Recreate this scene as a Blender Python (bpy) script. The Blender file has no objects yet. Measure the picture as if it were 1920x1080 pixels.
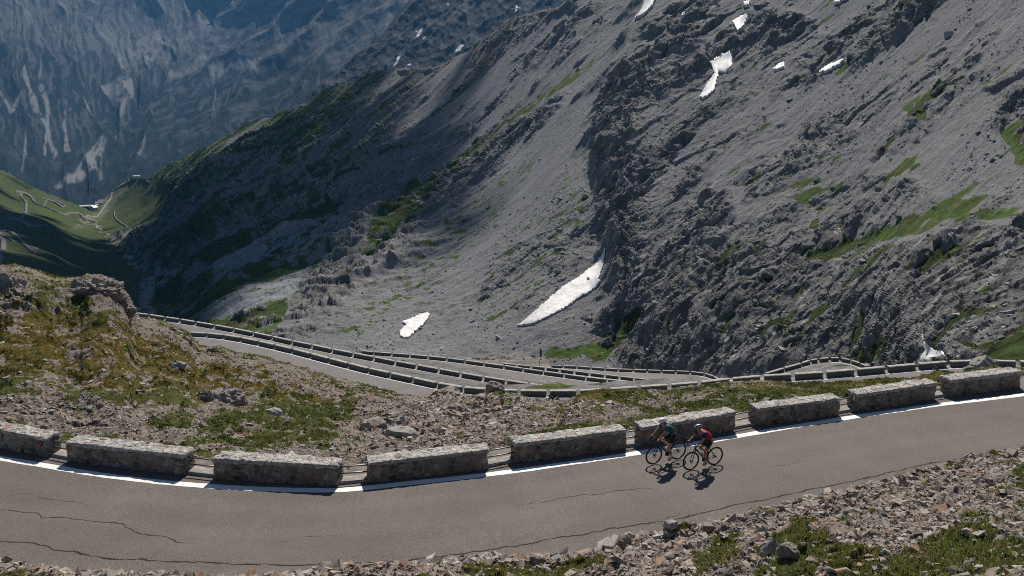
import bpy, bmesh, math, random
import numpy as np
from mathutils import Vector, Matrix

random.seed(7)
rng = np.random.default_rng(11)
scene = bpy.context.scene
COL = scene.collection

# ------------------------------------------------------------------ camera
F, H, PITCH = 1500.0, 12.5, math.radians(13.5)
CP, SP = math.cos(PITCH), math.sin(PITCH)
cam_d = bpy.data.cameras.new('camera')
cam = bpy.data.objects.new('camera', cam_d); COL.objects.link(cam)
cam.location = (0, 0, H)
cam.rotation_euler = (math.pi/2 - PITCH, 0, 0)
cam_d.sensor_width = 36.0
cam_d.lens = 36.0*F/1920.0
cam_d.clip_start = 0.5
cam_d.clip_end = 40000
scene.camera = cam

def P_depth(u, v, d):
    """photo pixel + distance along the optical axis -> world point(s)"""
    a = (np.asarray(u, float)-960)/F; b = (540-np.asarray(v, float))/F
    return np.stack([a*d, (CP+b*SP)*d, H+(-SP+b*CP)*d], -1)
def P_z(u, v, z=0.0):
    b = (540-np.asarray(v, float))/F
    d = (z-H)/(-SP+b*CP)
    return P_depth(u, v, d)
def P_y(u, v, y):
    b = (540-np.asarray(v, float))/F
    return P_depth(u, v, y/(CP+b*SP))
def pix(P):
    P = np.asarray(P, float)
    y = P[..., 1]; z = P[..., 2]-H
    d = y*CP - z*SP
    return 960+F*P[..., 0]/d, 540-F*(y*SP+z*CP)/d, d
def itp(x, pts):
    pts = np.array(pts, float)
    return np.interp(x, pts[:, 0], pts[:, 1])
def sstep(a, b, x):
    t = np.clip((x-a)/(b-a), 0, 1); return t*t*(3-2*t)

# ------------------------------------------------------------------ noise
_g = rng.normal(size=(256, 3)); _g /= np.linalg.norm(_g, axis=1)[:, None]; _g = _g.astype(np.float32)
_perm = rng.permutation(256).astype(np.int32); _perm = np.concatenate([_perm, _perm, _perm])
def gnoise(p):
    sh = p.shape[:-1]
    p = np.asarray(p, np.float32).reshape(-1, 3)
    fi = np.floor(p); f = p-fi; i = fi.astype(np.int64) & 255
    w = f*f*f*(f*(f*6-15)+10)
    out = np.zeros(len(p), np.float32)
    for dx in (0, 1):
        wx = w[:, 0] if dx else 1-w[:, 0]
        hx = _perm[(i[:, 0]+dx) & 255]
        for dy in (0, 1):
            wy = w[:, 1] if dy else 1-w[:, 1]
            hy = _perm[hx+((i[:, 1]+dy) & 255)]
            for dz in (0, 1):
                wz = w[:, 2] if dz else 1-w[:, 2]
                g = _g[_perm[hy+((i[:, 2]+dz) & 255)]]
                out += wx*wy*wz*(g[:, 0]*(f[:, 0]-dx)+g[:, 1]*(f[:, 1]-dy)+g[:, 2]*(f[:, 2]-dz))
    return (out*1.6).reshape(sh)
def fbm(p, octv=4, gain=.5, lam=None, spacing=None):
    """lam: wavelength of octave 0; spacing: mesh spacing, finer octaves fade out"""
    s = 0; a = 1.0
    for k in range(octv):
        n = gnoise(p*2**k+17.3*k)
        if spacing is not None:
            n = n*sstep(1.5, 3.5, lam/2**k/spacing)
        s = s+a*n; a *= gain
    return s
def ridged(p, octv=4, gain=.5, lam=None, spacing=None):
    s = 0; a = 1.0; prev = 1.0
    for k in range(octv):
        n = 1-np.abs(gnoise(p*2**k+31.7*k))*2
        n = n*np.abs(n)
        if spacing is not None:
            n = n*sstep(1.5, 3.5, lam/2**k/spacing)
        s = s+a*n*prev; prev = np.clip(n*.6+.6, 0, 1); a *= gain
    return s

def cells(p):
    """angular blocks: nearest jittered cell gives a height and a tilted facet"""
    sh = p.shape[:-1]; p = np.asarray(p, np.float32).reshape(-1, 3)
    fi = np.floor(p); f = p-fi; i = fi.astype(np.int64)
    best = np.full(len(p), 9e9, np.float32); hh = np.zeros(len(p), np.float32)
    for dx in (-1, 0, 1):
        for dy in (-1, 0, 1):
            for dz in (-1, 0, 1):
                h = _perm[_perm[_perm[(i[:, 0]+dx) & 255]+((i[:, 1]+dy) & 255)]+((i[:, 2]+dz) & 255)]
                j = _g[h]*.42; off = np.array([dx, dy, dz], np.float32)+.5+j-f
                d = (off*off).sum(1); m = d < best
                g = _g[(h*7+13) & 255]
                val = (h/255.0-.5)+(off*g).sum(1)*.9
                best[m] = d[m]; hh[m] = val[m]
    return hh.reshape(sh)

def polymask(u, v, poly, soft=6.0):
    """soft mask (0..1) of a polygon given in photo pixels"""
    poly = np.array(poly, float)
    sh = u.shape; u = u.ravel(); v = v.ravel()
    x0, y0 = poly.min(0)-soft*2; x1, y1 = poly.max(0)+soft*2
    out = np.zeros(u.shape)
    idx = np.where((u > x0) & (u < x1) & (v > y0) & (v < y1))[0]
    if len(idx) == 0: return out.reshape(sh)
    a = u[idx]; b = v[idx]
    ins = np.zeros(len(idx), bool); dist = np.full(len(idx), 1e9)
    n = len(poly)
    for k in range(n):
        p = poly[k]; q = poly[(k+1) % n]
        c = ((p[1] > b) != (q[1] > b))
        with np.errstate(divide='ignore', invalid='ignore'):
            xx = (q[0]-p[0])*(b-p[1])/(q[1]-p[1]+1e-12)+p[0]
        ins ^= c & (a < xx)
        dd = q-p; L = dd@dd+1e-9
        t = np.clip(((a-p[0])*dd[0]+(b-p[1])*dd[1])/L, 0, 1)
        dist = np.minimum(dist, np.hypot(a-p[0]-t*dd[0], b-p[1]-t*dd[1]))
    sd = np.where(ins, dist, -dist)
    out[idx] = sstep(-soft, soft, sd)
    return out.reshape(sh)

# ------------------------------------------------------------------ objects
def tag(o, label=None, cat=None, group=None, kind=None):
    if label: o['label'] = label
    if cat: o['category'] = cat
    if group: o['group'] = group
    if kind: o['kind'] = kind
    return o
def link(name, me, mat=None, parent=None):
    o = bpy.data.objects.new(name, me); COL.objects.link(o)
    if mat is not None: me.materials.append(mat)
    if parent is not None: o.parent = parent
    return o
def empty(name, loc=(0, 0, 0), rz=0.0):
    o = bpy.data.objects.new(name, None); COL.objects.link(o)
    o.location = loc; o.rotation_euler = (0, 0, rz); o.empty_display_size = .1
    return o
def raw_mesh(name, V, faces, smooth=True, size=4):
    """V (n,3); faces (m,size) ints"""
    me = bpy.data.meshes.new(name)
    V = np.asarray(V, np.float32); faces = np.asarray(faces, np.int32)
    me.vertices.add(len(V)); me.vertices.foreach_set('co', V.ravel())
    me.loops.add(faces.size); me.loops.foreach_set('vertex_index', faces.ravel())
    me.polygons.add(len(faces))
    me.polygons.foreach_set('loop_start', np.arange(0, faces.size, faces.shape[1], dtype=np.int32))
    me.polygons.foreach_set('loop_total', np.full(len(faces), faces.shape[1], np.int32))
    me.polygons.foreach_set('use_smooth', np.broadcast_to(np.asarray(smooth, bool), (len(faces),)).copy())
    me.update(calc_edges=True)
    return me
def grid_faces(nr, nc):
    i = np.arange(nr*nc).reshape(nr, nc)
    return np.stack([i[:-1, :-1], i[1:, :-1], i[1:, 1:], i[:-1, 1:]], -1).reshape(-1, 4)
def add_mask(me, name, rgb):
    at = me.color_attributes.new(name, 'FLOAT_COLOR', 'POINT')
    rgb = np.asarray(rgb, np.float32).reshape(-1, 3)
    d = np.ones((len(rgb), 4), np.float32); d[:, :3] = rgb
    at.data.foreach_set('color', d.ravel())
def grid_normals(P):
    du = np.gradient(P, axis=1); dv = np.gradient(P, axis=0)
    n = np.cross(du, dv); n /= np.linalg.norm(n, axis=-1)[..., None]+1e-12
    toc = np.array([0, 0, H])-P
    s = np.sign((n*toc).sum(-1)); s[s == 0] = 1
    return n*s[..., None]
def blur(A, k):
    """box blur of (r,c[,3]) arrays"""
    for ax in (0, 1):
        pad = [(0, 0)]*A.ndim; pad[ax] = (k, k)
        B = np.pad(A, pad, mode='edge')
        c = np.cumsum(B, axis=ax); z = np.zeros_like(np.take(c, [0], axis=ax))
        c = np.concatenate([z, c], axis=ax)
        n = A.shape[ax]
        A = (np.take(c, range(2*k+1, 2*k+1+n), axis=ax)-np.take(c, range(0, n), axis=ax))/(2*k+1)
    return A

# ------------------------------------------------------------------ materials
class NT:
    def __init__(s, name, rough=.9, spec=.2):
        s.m = bpy.data.materials.new(name); s.m.use_nodes = True
        s.t = s.m.node_tree; s.b = s.t.nodes['Principled BSDF']
        s.b.inputs['Roughness'].default_value = rough
        s.b.inputs['Specular IOR Level'].default_value = spec
    def n(s, typ, **kw):
        x = s.t.nodes.new(typ)
        for k, v in kw.items(): setattr(x, k, v)
        return x
    def l(s, a, b): s.t.links.new(a, b)
    def put(s, sock, val):
        if hasattr(val, 'is_linked') or isinstance(val, bpy.types.NodeSocket): s.l(val, sock)
        elif isinstance(val, (tuple, list)) and len(val) == 3 and sock.type == 'RGBA': sock.default_value = (*val, 1)
        else: sock.default_value = val
    def coord(s, scale=(1, 1, 1), rot=(0, 0, 0)):
        tc = s.n('ShaderNodeTexCoord'); mp = s.n('ShaderNodeMapping')
        mp.inputs['Scale'].default_value = scale; mp.inputs['Rotation'].default_value = rot
        s.l(tc.outputs['Object'], mp.inputs[0]); return mp.outputs[0]
    def noise(s, scale, detail=4, rough=.6, co=None, dist=0.0):
        x = s.n('ShaderNodeTexNoise'); x.inputs['Scale'].default_value = scale
        x.inputs['Detail'].default_value = detail; x.inputs['Roughness'].default_value = rough
        x.inputs['Distortion'].default_value = dist
        s.l(co if co is not None else s.coord(), x.inputs['Vector']); return x.outputs['Fac']
    def voro(s, scale, feature='F1', co=None, out='Distance', rnd=1.0):
        x = s.n('ShaderNodeTexVoronoi'); x.feature = feature; x.inputs['Scale'].default_value = scale
        x.inputs['Randomness'].default_value = rnd
        s.l(co if co is not None else s.coord(), x.inputs['Vector']); return x.outputs[out]
    def ramp(s, fac, stops, interp='LINEAR'):
        x = s.n('ShaderNodeValToRGB'); r = x.color_ramp; r.interpolation = interp
        while len(r.elements) > 1: r.elements.remove(r.elements[-1])
        for k, (p, c) in enumerate(stops):
            e = r.elements[0] if k == 0 else r.elements.new(p)
            e.position = p
            c = (c, c, c) if isinstance(c, (int, float)) else c
            e.color = (*c, 1)
        s.l(fac, x.inputs[0]); return x.outputs[0]
    def mix(s, fac, a, b, mode='MIX'):
        x = s.n('ShaderNodeMix', data_type='RGBA', blend_type=mode)
        s.put(x.inputs[0], fac); s.put(x.inputs[6], a); s.put(x.inputs[7], b); return x.outputs[2]
    def math(s, op, a, b=0.0, clamp=False):
        x = s.n('ShaderNodeMath', operation=op, use_clamp=clamp)
        s.put(x.inputs[0], a); s.put(x.inputs[1], b); return x.outputs[0]
    def attr(s, name='mask'):
        a = s.n('ShaderNodeAttribute', attribute_name=name); sp = s.n('ShaderNodeSeparateColor')
        s.l(a.outputs['Color'], sp.inputs[0]); return sp.outputs
    def bump(s, h, strength=.5, dist=.1, chain=None):
        x = s.n('ShaderNodeBump'); x.inputs['Strength'].default_value = strength
        x.inputs['Distance'].default_value = dist; s.l(h, x.inputs['Height'])
        if chain is not None: s.l(chain, x.inputs['Normal'])
        return x.outputs[0]
    def done(s, color=None, normal=None, rough=None):
        if color is not None: s.put(s.b.inputs['Base Color'], color)
        if normal is not None: s.l(normal, s.b.inputs['Normal'])
        if rough is not None: s.put(s.b.inputs['Roughness'], rough)
        return s.m
def flat(name, c, rough=.6, metal=0.0, spec=.4, var=.12, scale=30):
    t = NT(name, rough, spec); t.b.inputs['Metallic'].default_value = metal
    n = t.noise(scale, 3)
    f = t.ramp(n, [(.3, 1-var), (.7, 1+0*var)])
    return t.done(t.mix(1.0, c, f, 'MULTIPLY'))
# ================================================================== MOUNTAIN SIDE + VALLEY (one continuous sheet)
SKY = [(-260, 250), (-120, 275), (0, 321), (37, 341), (74, 357), (96, 365), (122, 374), (148, 385), (172, 392), (190, 380), (207, 361), (230, 341),
       (252, 331), (281, 335), (296, 322), (322, 307), (352, 291), (400, 267), (437, 246), (463, 228), (485, 222),
       (511, 220), (537, 207), (578, 193), (607, 170), (640, 159), (667, 150), (707, 133), (737, 130), (815, 128),
       (852, 107), (878, 93), (900, 74), (926, 56), (956, 33), (1019, 20), (1048, 15), (1070, 0), (1110, -40),
       (1200, -110), (1300, -150), (2200, -150)]
BOT = [(-260, 640), (270, 640), (420, 655), (600, 682), (800, 705), (950, 710), (1100, 712), (1300, 722), (1480, 712),
       (1640, 705), (1900, 700), (2200, 700)]
CTRL = [(-260, 300, 1500), (-260, 500, 540), (-260, 640, 300), (0, 335, 1700), (0, 400, 1350), (0, 480, 735), (0, 560, 420),
        (100, 380, 1900), (100, 420, 1430), (100, 480, 915), (100, 560, 520), (170, 395, 2150), (200, 430, 1750),
        (215, 470, 1300), (240, 520, 930), (275, 570, 670), (285, 620, 500), (170, 620, 420), (300, 500, 1000), (300, 450, 1220),
        (240, 350, 2250), (300, 400, 1600), (300, 340, 1900), (400, 600, 440), (400, 500, 670), (400, 400, 1040),
        (400, 300, 1550), (500, 240, 1550), (500, 400, 840), (500, 560, 445), (500, 640, 330), (700, 150, 1250), (700, 250, 980),
        (700, 400, 640), (700, 550, 420), (700, 670, 310), (900, 80, 960), (900, 250, 710), (900, 400, 520), (900, 560, 385),
        (900, 660, 322), (900, 690, 310), (1070, 0, 770), (1070, 200, 570), (1070, 350, 455), (1060, 500, 376), (1030, 620, 326), (1030, 690, 306),
        (1200, -130, 820), (1200, 40, 640), (1200, 200, 512), (1200, 350, 430), (1200, 500, 366), (1200, 620, 324), (1200, 710, 292), (1300, 712, 264), (1300, 600, 300),
        (1400, -130, 690), (1400, 50, 535), (1400, 200, 440), (1400, 400, 345), (1400, 560, 284), (1400, 700, 243),
        (1600, -130, 560), (1600, 50, 450), (1600, 250, 355), (1600, 450, 280), (1600, 600, 232), (1550, 690, 222), (1625, 690, 206),
        (1780, 690, 142), (1780, 600, 168), (1900, -130, 420), (1900, 50, 335), (1900, 250, 260), (1900, 450, 195), (1900, 600, 150),
        (1900, 680, 124), (2150, -130, 320), (2150, 200, 222), (2150, 450, 162), (2150, 690, 105)]
_c = np.array(CTRL, float); _X = _c[:, :2]/1000; _D = np.log(_c[:, 2])
def _tps(r): return np.where(r > 0, r*r*np.log(r+1e-12), 0)
def tps_fit(X, D, lam=2e-4):
    n = len(X)
    K = _tps(np.hypot(X[:, None, 0]-X[None, :, 0], X[:, None, 1]-X[None, :, 1]))+lam*np.eye(n)
    Pm = np.c_[np.ones(n), X]
    A = np.zeros((n+3, n+3)); A[:n, :n] = K; A[:n, n:] = Pm; A[n:, :n] = Pm.T
    return np.linalg.solve(A, np.r_[D, 0, 0, 0])
def tps_eval(w, X, u, v):
    n = len(X); x = u/1000; y = v/1000
    out = w[n]+w[n+1]*x+w[n+2]*y
    for k in range(n):
        out = out+w[k]*_tps(np.hypot(x-X[k, 0], y-X[k, 1]))
    return out
_w = tps_fit(_X, _D)
def mdepth(u, v):
    return np.exp(tps_eval(_w, _X, u, v))

NC, NR, NB = 1400, 560, 14
uc = np.linspace(-260, 2180, NC)
vt = itp(uc, SKY); vb = itp(uc, BOT)
_n1 = gnoise(np.stack([uc/9, 0*uc, 0*uc], -1))*2.2+gnoise(np.stack([uc/30, 0*uc+3, 0*uc], -1))*3
vt = vt+_n1*sstep(60, 300, uc)
tt = np.linspace(0, 1, NR)
V_ = vt[None, :]+(vb-vt)[None, :]*tt[:, None]
U_ = np.repeat(uc[None, :], NR, 0)
kb = np.arange(NB, 0, -1)[:, None]
Vb = vt[None, :]+kb*5.0
Ub = np.repeat(uc[None, :], NB, 0)
D_ = mdepth(U_, V_)
Db = D_[:1, :]*(1+.035*kb)
U_ = np.vstack([Ub, U_]); V_ = np.vstack([Vb, V_]); D_ = np.vstack([Db, D_])
P = P_depth(U_, V_, D_)
Nn = grid_normals(blur(P, 6))
sp = 2.0*D_/F                                        # mesh spacing in metres
e1 = np.array([.68, .4224, .6]); e1 /= np.linalg.norm(e1)
e2 = np.array([-.528, .85, 0]); e3 = np.cross(e1, e2)
Q = np.stack([P@e1, P@e2, P@e3], -1)

def cliffline(v):            # the buttress edge standing proud of the scree behind it
    return itp(v, [(-200, 1260), (40, 1200), (120, 1165), (230, 1118), (330, 1122), (450, 1140), (540, 1150), (620, 1180), (700, 1250)])
# --- what covers the ground: masks painted as outlines in the photo, laid on the slope
wu = U_+7*fbm(Q/14, 3)+0*U_; wv = V_+5*fbm(Q/11+9, 3)
grass = np.zeros_like(U_); rock = np.zeros_like(U_); sand = np.zeros_like(U_)
G_POLYS = [
 [(1015, 673), (1041, 647), (1078, 649), (1091, 644), (1156, 621), (1208, 598), (1228, 606), (1198, 631), (1167, 646), (1156, 662), (1135, 678), (1112, 680), (1104, 668), (1078, 672), (1040, 676)],
 [(1500, 522), (1522, 496), (1604, 463), (1670, 437), (1737, 407), (1789, 380), (1818, 387), (1863, 376), (1855, 389), (1818, 407), (1781, 426), (1726, 448), (1652, 459), (1596, 485), (1541, 507)],
 [(1800, 410), (1855, 405), (1960, 392), (1960, 412), (1855, 424), (1800, 426)],
 [(1452, 380), (1492, 355), (1541, 342), (1545, 348), (1507, 367)],
 [(1492, 396), (1496, 378), (1537, 359), (1567, 361), (1537, 381), (1522, 402)],
 [(1522, 448), (1537, 400), (1553, 390), (1552, 422), (1537, 444)],
 [(1580, 440), (1590, 425), (1600, 440), (1588, 447)],
 [(1698, 209), (1758, 171), (1805, 146), (1813, 158), (1783, 186), (1741, 206), (1745, 239), (1711, 233)],
 [(1880, 260), (1925, 235), (1960, 250), (1960, 320), (1915, 322)],
 [(1840, 170), (1858, 152), (1862, 168)], [(1770, 390), (1830, 350), (1842, 356), (1800, 392)],
 [(1820, 668), (1870, 660), (2000, 640), (2000, 700), (1860, 690)],
 [(1112, 98), (1000, 182), (900, 262), (800, 335), (740, 372), (700, 440), (680, 488), (712, 494), (748, 450), (828, 365), (880, 298), (960, 228), (1106, 118)],
 [(240, 650), (280, 560), (380, 500), (520, 440), (600, 380), (640, 400), (640, 470), (560, 560), (500, 640), (380, 620)],
]
for k, pg in enumerate(G_POLYS):
    m_ = polymask(wu, wv, pg, 7 if k != 12 else 12)
    grass = np.maximum(grass, m_)
_gr_break = fbm(Q*np.array([.5, 1, 1])/6, 4)
grass = grass*sstep(-.55, -.1, _gr_break)
# sparse tufts on the right-hand rock
_tz = sstep(1150, 1350, U_)*sstep(330, 560, V_)
grass = np.maximum(grass, _tz*sstep(.30, .50, fbm(Q*np.array([.4, 1, 1])/7+40, 4))*.85)
grass = np.maximum(grass, sstep(1250, 1450, U_)*sstep(.62, .8, fbm(Q*np.array([.4, 1, 1])/9+77, 4))*.8)
# left mountain: turf with scree and rock streaks down the fall line
st = fbm(Q*np.array([.13, 1, 1])/34+5, 6, gain=.64)
st2 = fbm(Q*np.array([.08, 1, 1])/9+25, 5, gain=.66)
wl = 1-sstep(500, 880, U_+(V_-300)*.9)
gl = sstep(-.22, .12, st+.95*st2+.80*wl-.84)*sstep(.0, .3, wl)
gl = gl*(.35+.65*sstep(-.35, .1, fbm(Q*np.array([.3, 1, 1])/5.5+95, 4, .65)))
grass = np.maximum(grass, gl)
ridge_g = sstep(55, 8, V_-itp(U_, SKY)-10*st)*(1-sstep(620, 760, U_))
grass = np.maximum(grass, .62*ridge_g*sstep(-.5, .2, st2+.3))
VAL = [(-300, 200), (150, 385), (190, 385), (212, 352), (252, 325), (300, 330), (330, 380), (300, 420), (220, 440), (270, 490), (300, 520), (290, 560), (300, 660), (-300, 660)]
val = polymask(U_, V_, VAL, 14)
grass = np.maximum(grass, val)
# scree fans running down to the stream
FANS = [[(690, 455), (560, 500), (450, 520), (360, 530), (270, 545), (272, 518), (330, 520), (400, 508), (470, 480), (560, 440), (620, 420)],
        [(620, 480), (520, 530), (440, 560), (380, 600), (330, 620), (420, 600), (520, 570), (600, 530)],
        [(262, 660), (262, 530), (290, 520), (300, 560), (285, 600), (282, 660)],
        [(470, 505), (400, 530), (330, 545), (280, 560), (300, 548), (380, 520), (440, 495)]]
fan = np.zeros_like(U_)
for f_ in FANS: fan = np.maximum(fan, polymask(wu, wv, f_, 8))
fan = np.clip(fan*sstep(-.52, .06, fbm(Q*np.array([.07, 1, 1])/6.5+61, 5, .62)+.03), 0, 1)
STREAM = [(172, 415), (195, 425), (215, 440), (250, 478), (275, 490), (290, 515), (280, 545), (268, 600), (240, 600), (262, 540), (262, 508), (235, 490), (205, 455), (180, 430)]
stream = polymask(wu, wv, STREAM, 4)*sstep(-.3, .2, fbm(P/9, 3))
tufts = polymask(wu, wv, [(600, 625), (700, 560), (780, 480), (880, 380), (990, 285), (1010, 300), (930, 420), (860, 500), (740, 590), (680, 640)], 12)
tufts = np.maximum(tufts, .8*polymask(wu, wv, [(870, 600), (900, 500), (980, 400), (1080, 280), (1110, 300), (1100, 420), (1020, 540), (940, 620)], 20))
grass = np.maximum(grass, tufts*sstep(.22, .42, fbm(Q*np.array([.4, 1, 1])/3.6+70, 4)))
darkrub = polymask(wu, wv, [(880, 560), (960, 440), (1060, 320), (1110, 300), (1130, 480), (1080, 520), (1000, 580), (900, 620)], 25)
# rocky buttress and cliffs
R_POLYS = [
 [(1170, 60), (1210, 40), (1260, 20), (1380, 0), (1560, 60), (1640, 20), (1760, -30), (1800, 0), (1700, 95), (1560, 150), (1420, 200), (1400, 250), (1330, 330), (1390, 400), (1400, 520), (1250, 640), (1180, 600), (1140, 540), (1115, 470), (1110, 300), (1120, 220), (1155, 150)],
 [(1100, 600), (1240, 560), (1330, 470), (1450, 390), (1560, 330), (1700, 330), (1780, 380), (1700, 430), (1560, 500), (1800, 440), (2200, 420), (2200, 720), (1200, 730)],
 [(1830, 160), (1960, 120), (2200, 100), (2200, 340), (1960, 300), (1880, 260)],
 [(565, 560), (590, 500), (640, 440), (700, 430), (690, 500), (660, 560), (610, 600), (580, 590)],
 [(830, 330), (960, 230), (1060, 170), (1040, 210), (900, 330), (830, 400), (760, 480), (700, 510), (760, 420)],
 [(1000, 130), (1180, 0), (1100, 0), (960, 110)],
 [(870, 120), (960, 40), (1060, 10), (1000, 60), (900, 130)],
 [(1390, 240), (1500, 230), (1650, 200), (1600, 330), (1400, 400)],
]
for k, pg in enumerate(R_POLYS):
    w_ = 1.0 if k not in (5, 6, 7) else .6
    rock = np.maximum(rock, w_*polymask(wu, wv, pg, 16))
rock = np.maximum(rock, (1-wl*.2)*sstep(.1, .45, st+.2*st2)*.85*(1-sstep(900, 1000, U_))*(1-val))
rock = np.maximum(rock, .55*sstep(.2, .6, fbm(Q*np.array([.3, 1, 1])/30+55, 4))*(1-val))
SCREE = [(540, 660), (640, 600), (760, 485), (880, 372), (1000, 255), (1105, 120), (1180, 10), (1240, -80), (1320, -80), (1215, 40), (1135, 180), (1112, 300), (1128, 480), (960, 620), (1045, 662), (900, 675), (700, 668)]
screem = polymask(wu, wv, SCREE, 14)
crag = sstep(-.30, .25, fbm(Q*np.array([.35, 1, 1])/30+81, 4))
lowr = sstep(1180, 1280, U_)*sstep(400, 520, V_)
cliffb = sstep(-30, 10, U_-cliffline(V_))*sstep(120, 50, U_-cliffline(V_))*sstep(110, 180, V_)*sstep(640, 560, V_)
rock *= (1-.85*screem)*np.where(U_ > 1080, .30+.70*np.maximum(crag, np.maximum(.8*lowr, cliffb)), 1)
rock = np.maximum(rock, cliffb)
rock = np.maximum(rock, .38*darkrub*crag); rock *= (1-.9*fan)
grass = np.clip(grass*(1-fan)*(1-stream), 0, 1)
sandp = polymask(wu, wv, [(880, 672), (960, 664), (1015, 668), (1040, 690), (900, 700)], 5)
sand = np.maximum(sand, sandp)
tail = polymask(wu, wv, [(135, 430), (160, 405), (185, 395), (205, 368), (235, 345), (240, 352), (212, 380), (200, 400), (185, 418)], 5)*.6
sand = np.maximum(sand, tail*sstep(-.2, .3, st2))

SNOW = [
 ([(971, 613), (1002, 588), (1029, 564), (1057, 541), (1084, 522), (1136, 483), (1132, 502), (1121, 533), (1125, 538), (1088, 557), (1064, 576), (1033, 592), (1002, 607)], 'long tapering snow tongue on the scree at the foot of the dark cliff'),
 ([(750, 633), (750, 623), (763, 613), (753, 608), (763, 604), (800, 590), (807, 593), (800, 607), (780, 623), (763, 637)], 'small oval snow patch lying alone on the grey scree above the switchback walls'),
 ([(1194, 46), (1205, 23), (1215, -6), (1238, -6), (1228, 19), (1213, 38)], 'pointed snow patch at the top of the picture where scree meets the buttress'),
 ([(1380, 58), (1395, 47), (1408, 48), (1405, 62), (1390, 78)], 'small heart-shaped snow patch high on the buttress above the bigger gully snow'),
 ([(1399, 20), (1412, 17), (1411, 26), (1401, 26)], 'tiny snow fleck just above the small heart-shaped snow patch'),
 ([(1320, 199), (1331, 175), (1346, 154), (1341, 139), (1356, 126), (1377, 116), (1379, 137), (1366, 148), (1353, 150), (1351, 162), (1346, 184), (1326, 203)], 'bent snow patch filling the rocky gully in the upper buttress'),
 ([(1454, 147), (1465, 133), (1476, 130), (1475, 139)], 'small wedge of snow right of the gully snow, under the dark crags'),
 ([(1539, 150), (1561, 130), (1586, 120), (1583, 127), (1557, 143)], 'thin slanting snow strip below the dark crags on the upper right slope'),
 ([(1348, 11), (1367, -3), (1372, -2), (1352, 12)], 'narrow snow sliver at the top edge above the buttress, left one of two'),
 ([(1566, 13), (1583, -3), (1596, 1), (1572, 14)], 'narrow snow sliver at the top edge above the dark crags, right one of two'),
 ([(1288, 46), (1292, 48), (1288, 53), (1285, 50)], 'speck of snow on the scree between the pointed patch and the buttress crest'),
 ([(1735, 684), (1737, 676), (1749, 669), (1752, 663), (1752, 650), (1753, 642), (1756, 645), (1757, 656), (1764, 667), (1783, 672), (1790, 684)], 'funnel shaped white snow fan behind the right end of the nearest switchback parapet'),
]
snowm = np.zeros_like(U_)
for pg, _l in SNOW: snowm = np.maximum(snowm, polymask(U_, V_, pg, 8))
rock *= 1-.97*snowm
# --- relief
edge = sstep(-30, 40, U_-cliffline(V_)+40*ridged(Q*np.array([.3, 1, 1])/55+3, 4)-8)
butt = edge*sstep(760, 520, V_)*(1-.75*sstep(1150, 1600, U_))
anis = Q*np.array([.42, 1, 1])
wp = np.stack([fbm(Q/25+3, 3), fbm(Q/25+13, 3), fbm(Q/25+23, 3)], -1)
r1 = ridged((anis+9*wp)/46, 6, .52, lam=46, spacing=sp)
r2 = fbm((anis+7*wp)/19+3, 5, .6, lam=19, spacing=sp)
r3 = ridged((anis*np.array([1, 1.3, 1.3])+4*wp)/6.0+8, 4, .68, lam=6, spacing=sp)
c1 = cells((anis+3*wp)/11.0); c2 = cells((anis+2*wp)/4.2+7); c3 = cells((anis*np.array([1.2, 1, 1])+1.2*wp)/1.9+3)
ledge = ((Q[..., 1]*.55+Q[..., 2]*.9+.25*Q[..., 0]+5*wp[..., 0]+2*wp[..., 1])/3.4) % 1.0
big = fbm(Q*np.array([.5, 1, 1])/150+2, 2)
gul = ridged(Q*np.array([.12, 1, 1])/75+11, 4, .5, lam=75, spacing=sp)
rill = fbm(Q*np.array([.1, 1, 1])/7+4, 3, .6, lam=7, spacing=sp)
boul = sstep(.45, .8, gnoise(Q/2.6+51))*sstep(1.0, 3.0, 5.0/sp)*sstep(-.1, .5, fbm(Q/30+33, 3))
left = 1-sstep(650, 1000, U_-(V_-300)*.4)
chasm = sstep(.50, .88, ridged((Q*np.array([.22, 1, 1])+10*wp)/38+140, 2, .4))*sstep(-.1, .3, fbm(Q/40+160, 2))
rk = rock*(1-.8*grass)*(1-.25*lowr)
disp = 8*butt+big*5*sstep(300, 600, D_)+rk*((3.6-.6*lowr+2.0*cliffb)*r1-5.0*chasm*(U_ > 1060)+.4*r2+.25*r3+1.7*c1*np.clip(D_/300, .5, 2)+1.1*c2*sstep(1.4, .6, sp)+(.60+.15*lowr)*c3*sstep(.85, .4, sp)+.5*(1-ledge)*sstep(-.2, .4, fbm(Q/14+88, 2))*sstep(950, 1100, U_)*sstep(1.1, .5, sp)+.2*ridged((anis*np.array([.8, 1.6, 1.6])+1.5*wp)/2.6+4, 2, .7)*sstep(.8, .4, sp))
ridge_w = sstep(0, 60, V_-itp(U_, SKY))
disp += left*(1-val)*(12*gul+8*st+1.5*st2)*sstep(300, 700, D_)*(.25+.75*ridge_w)
disp += (1-rock)*(1-val)*(.22*rill+.6*boul+.8*r2*.3+.18*c3*sstep(.85, .4, sp))
disp += val*(3.5*fbm(P/90, 5, .55, lam=80, spacing=sp))
disp += fan*(1.5*fbm(Q*np.array([.1, 1, 1])/9, 3))-3*stream
disp += .9*grass*rock
disp *= sstep(715, 690, V_)*.8+.2
Pm = P+Nn*disp[..., None]
pitch_noise = None
_sm = ((rock < .3) | (U_ < 800)).ravel()[grid_faces(*U_.shape)[:, 0]]
me = raw_mesh('mountainside', Pm.reshape(-1, 3), grid_faces(*U_.shape), _sm)
add_mask(me, 'mask', np.stack([grass, rock, np.clip(sand, 0, 1)], -1))
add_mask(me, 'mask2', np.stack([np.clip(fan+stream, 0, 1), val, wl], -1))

t = NT('mountain_ground', .95, .1)
co = t.coord()
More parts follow.
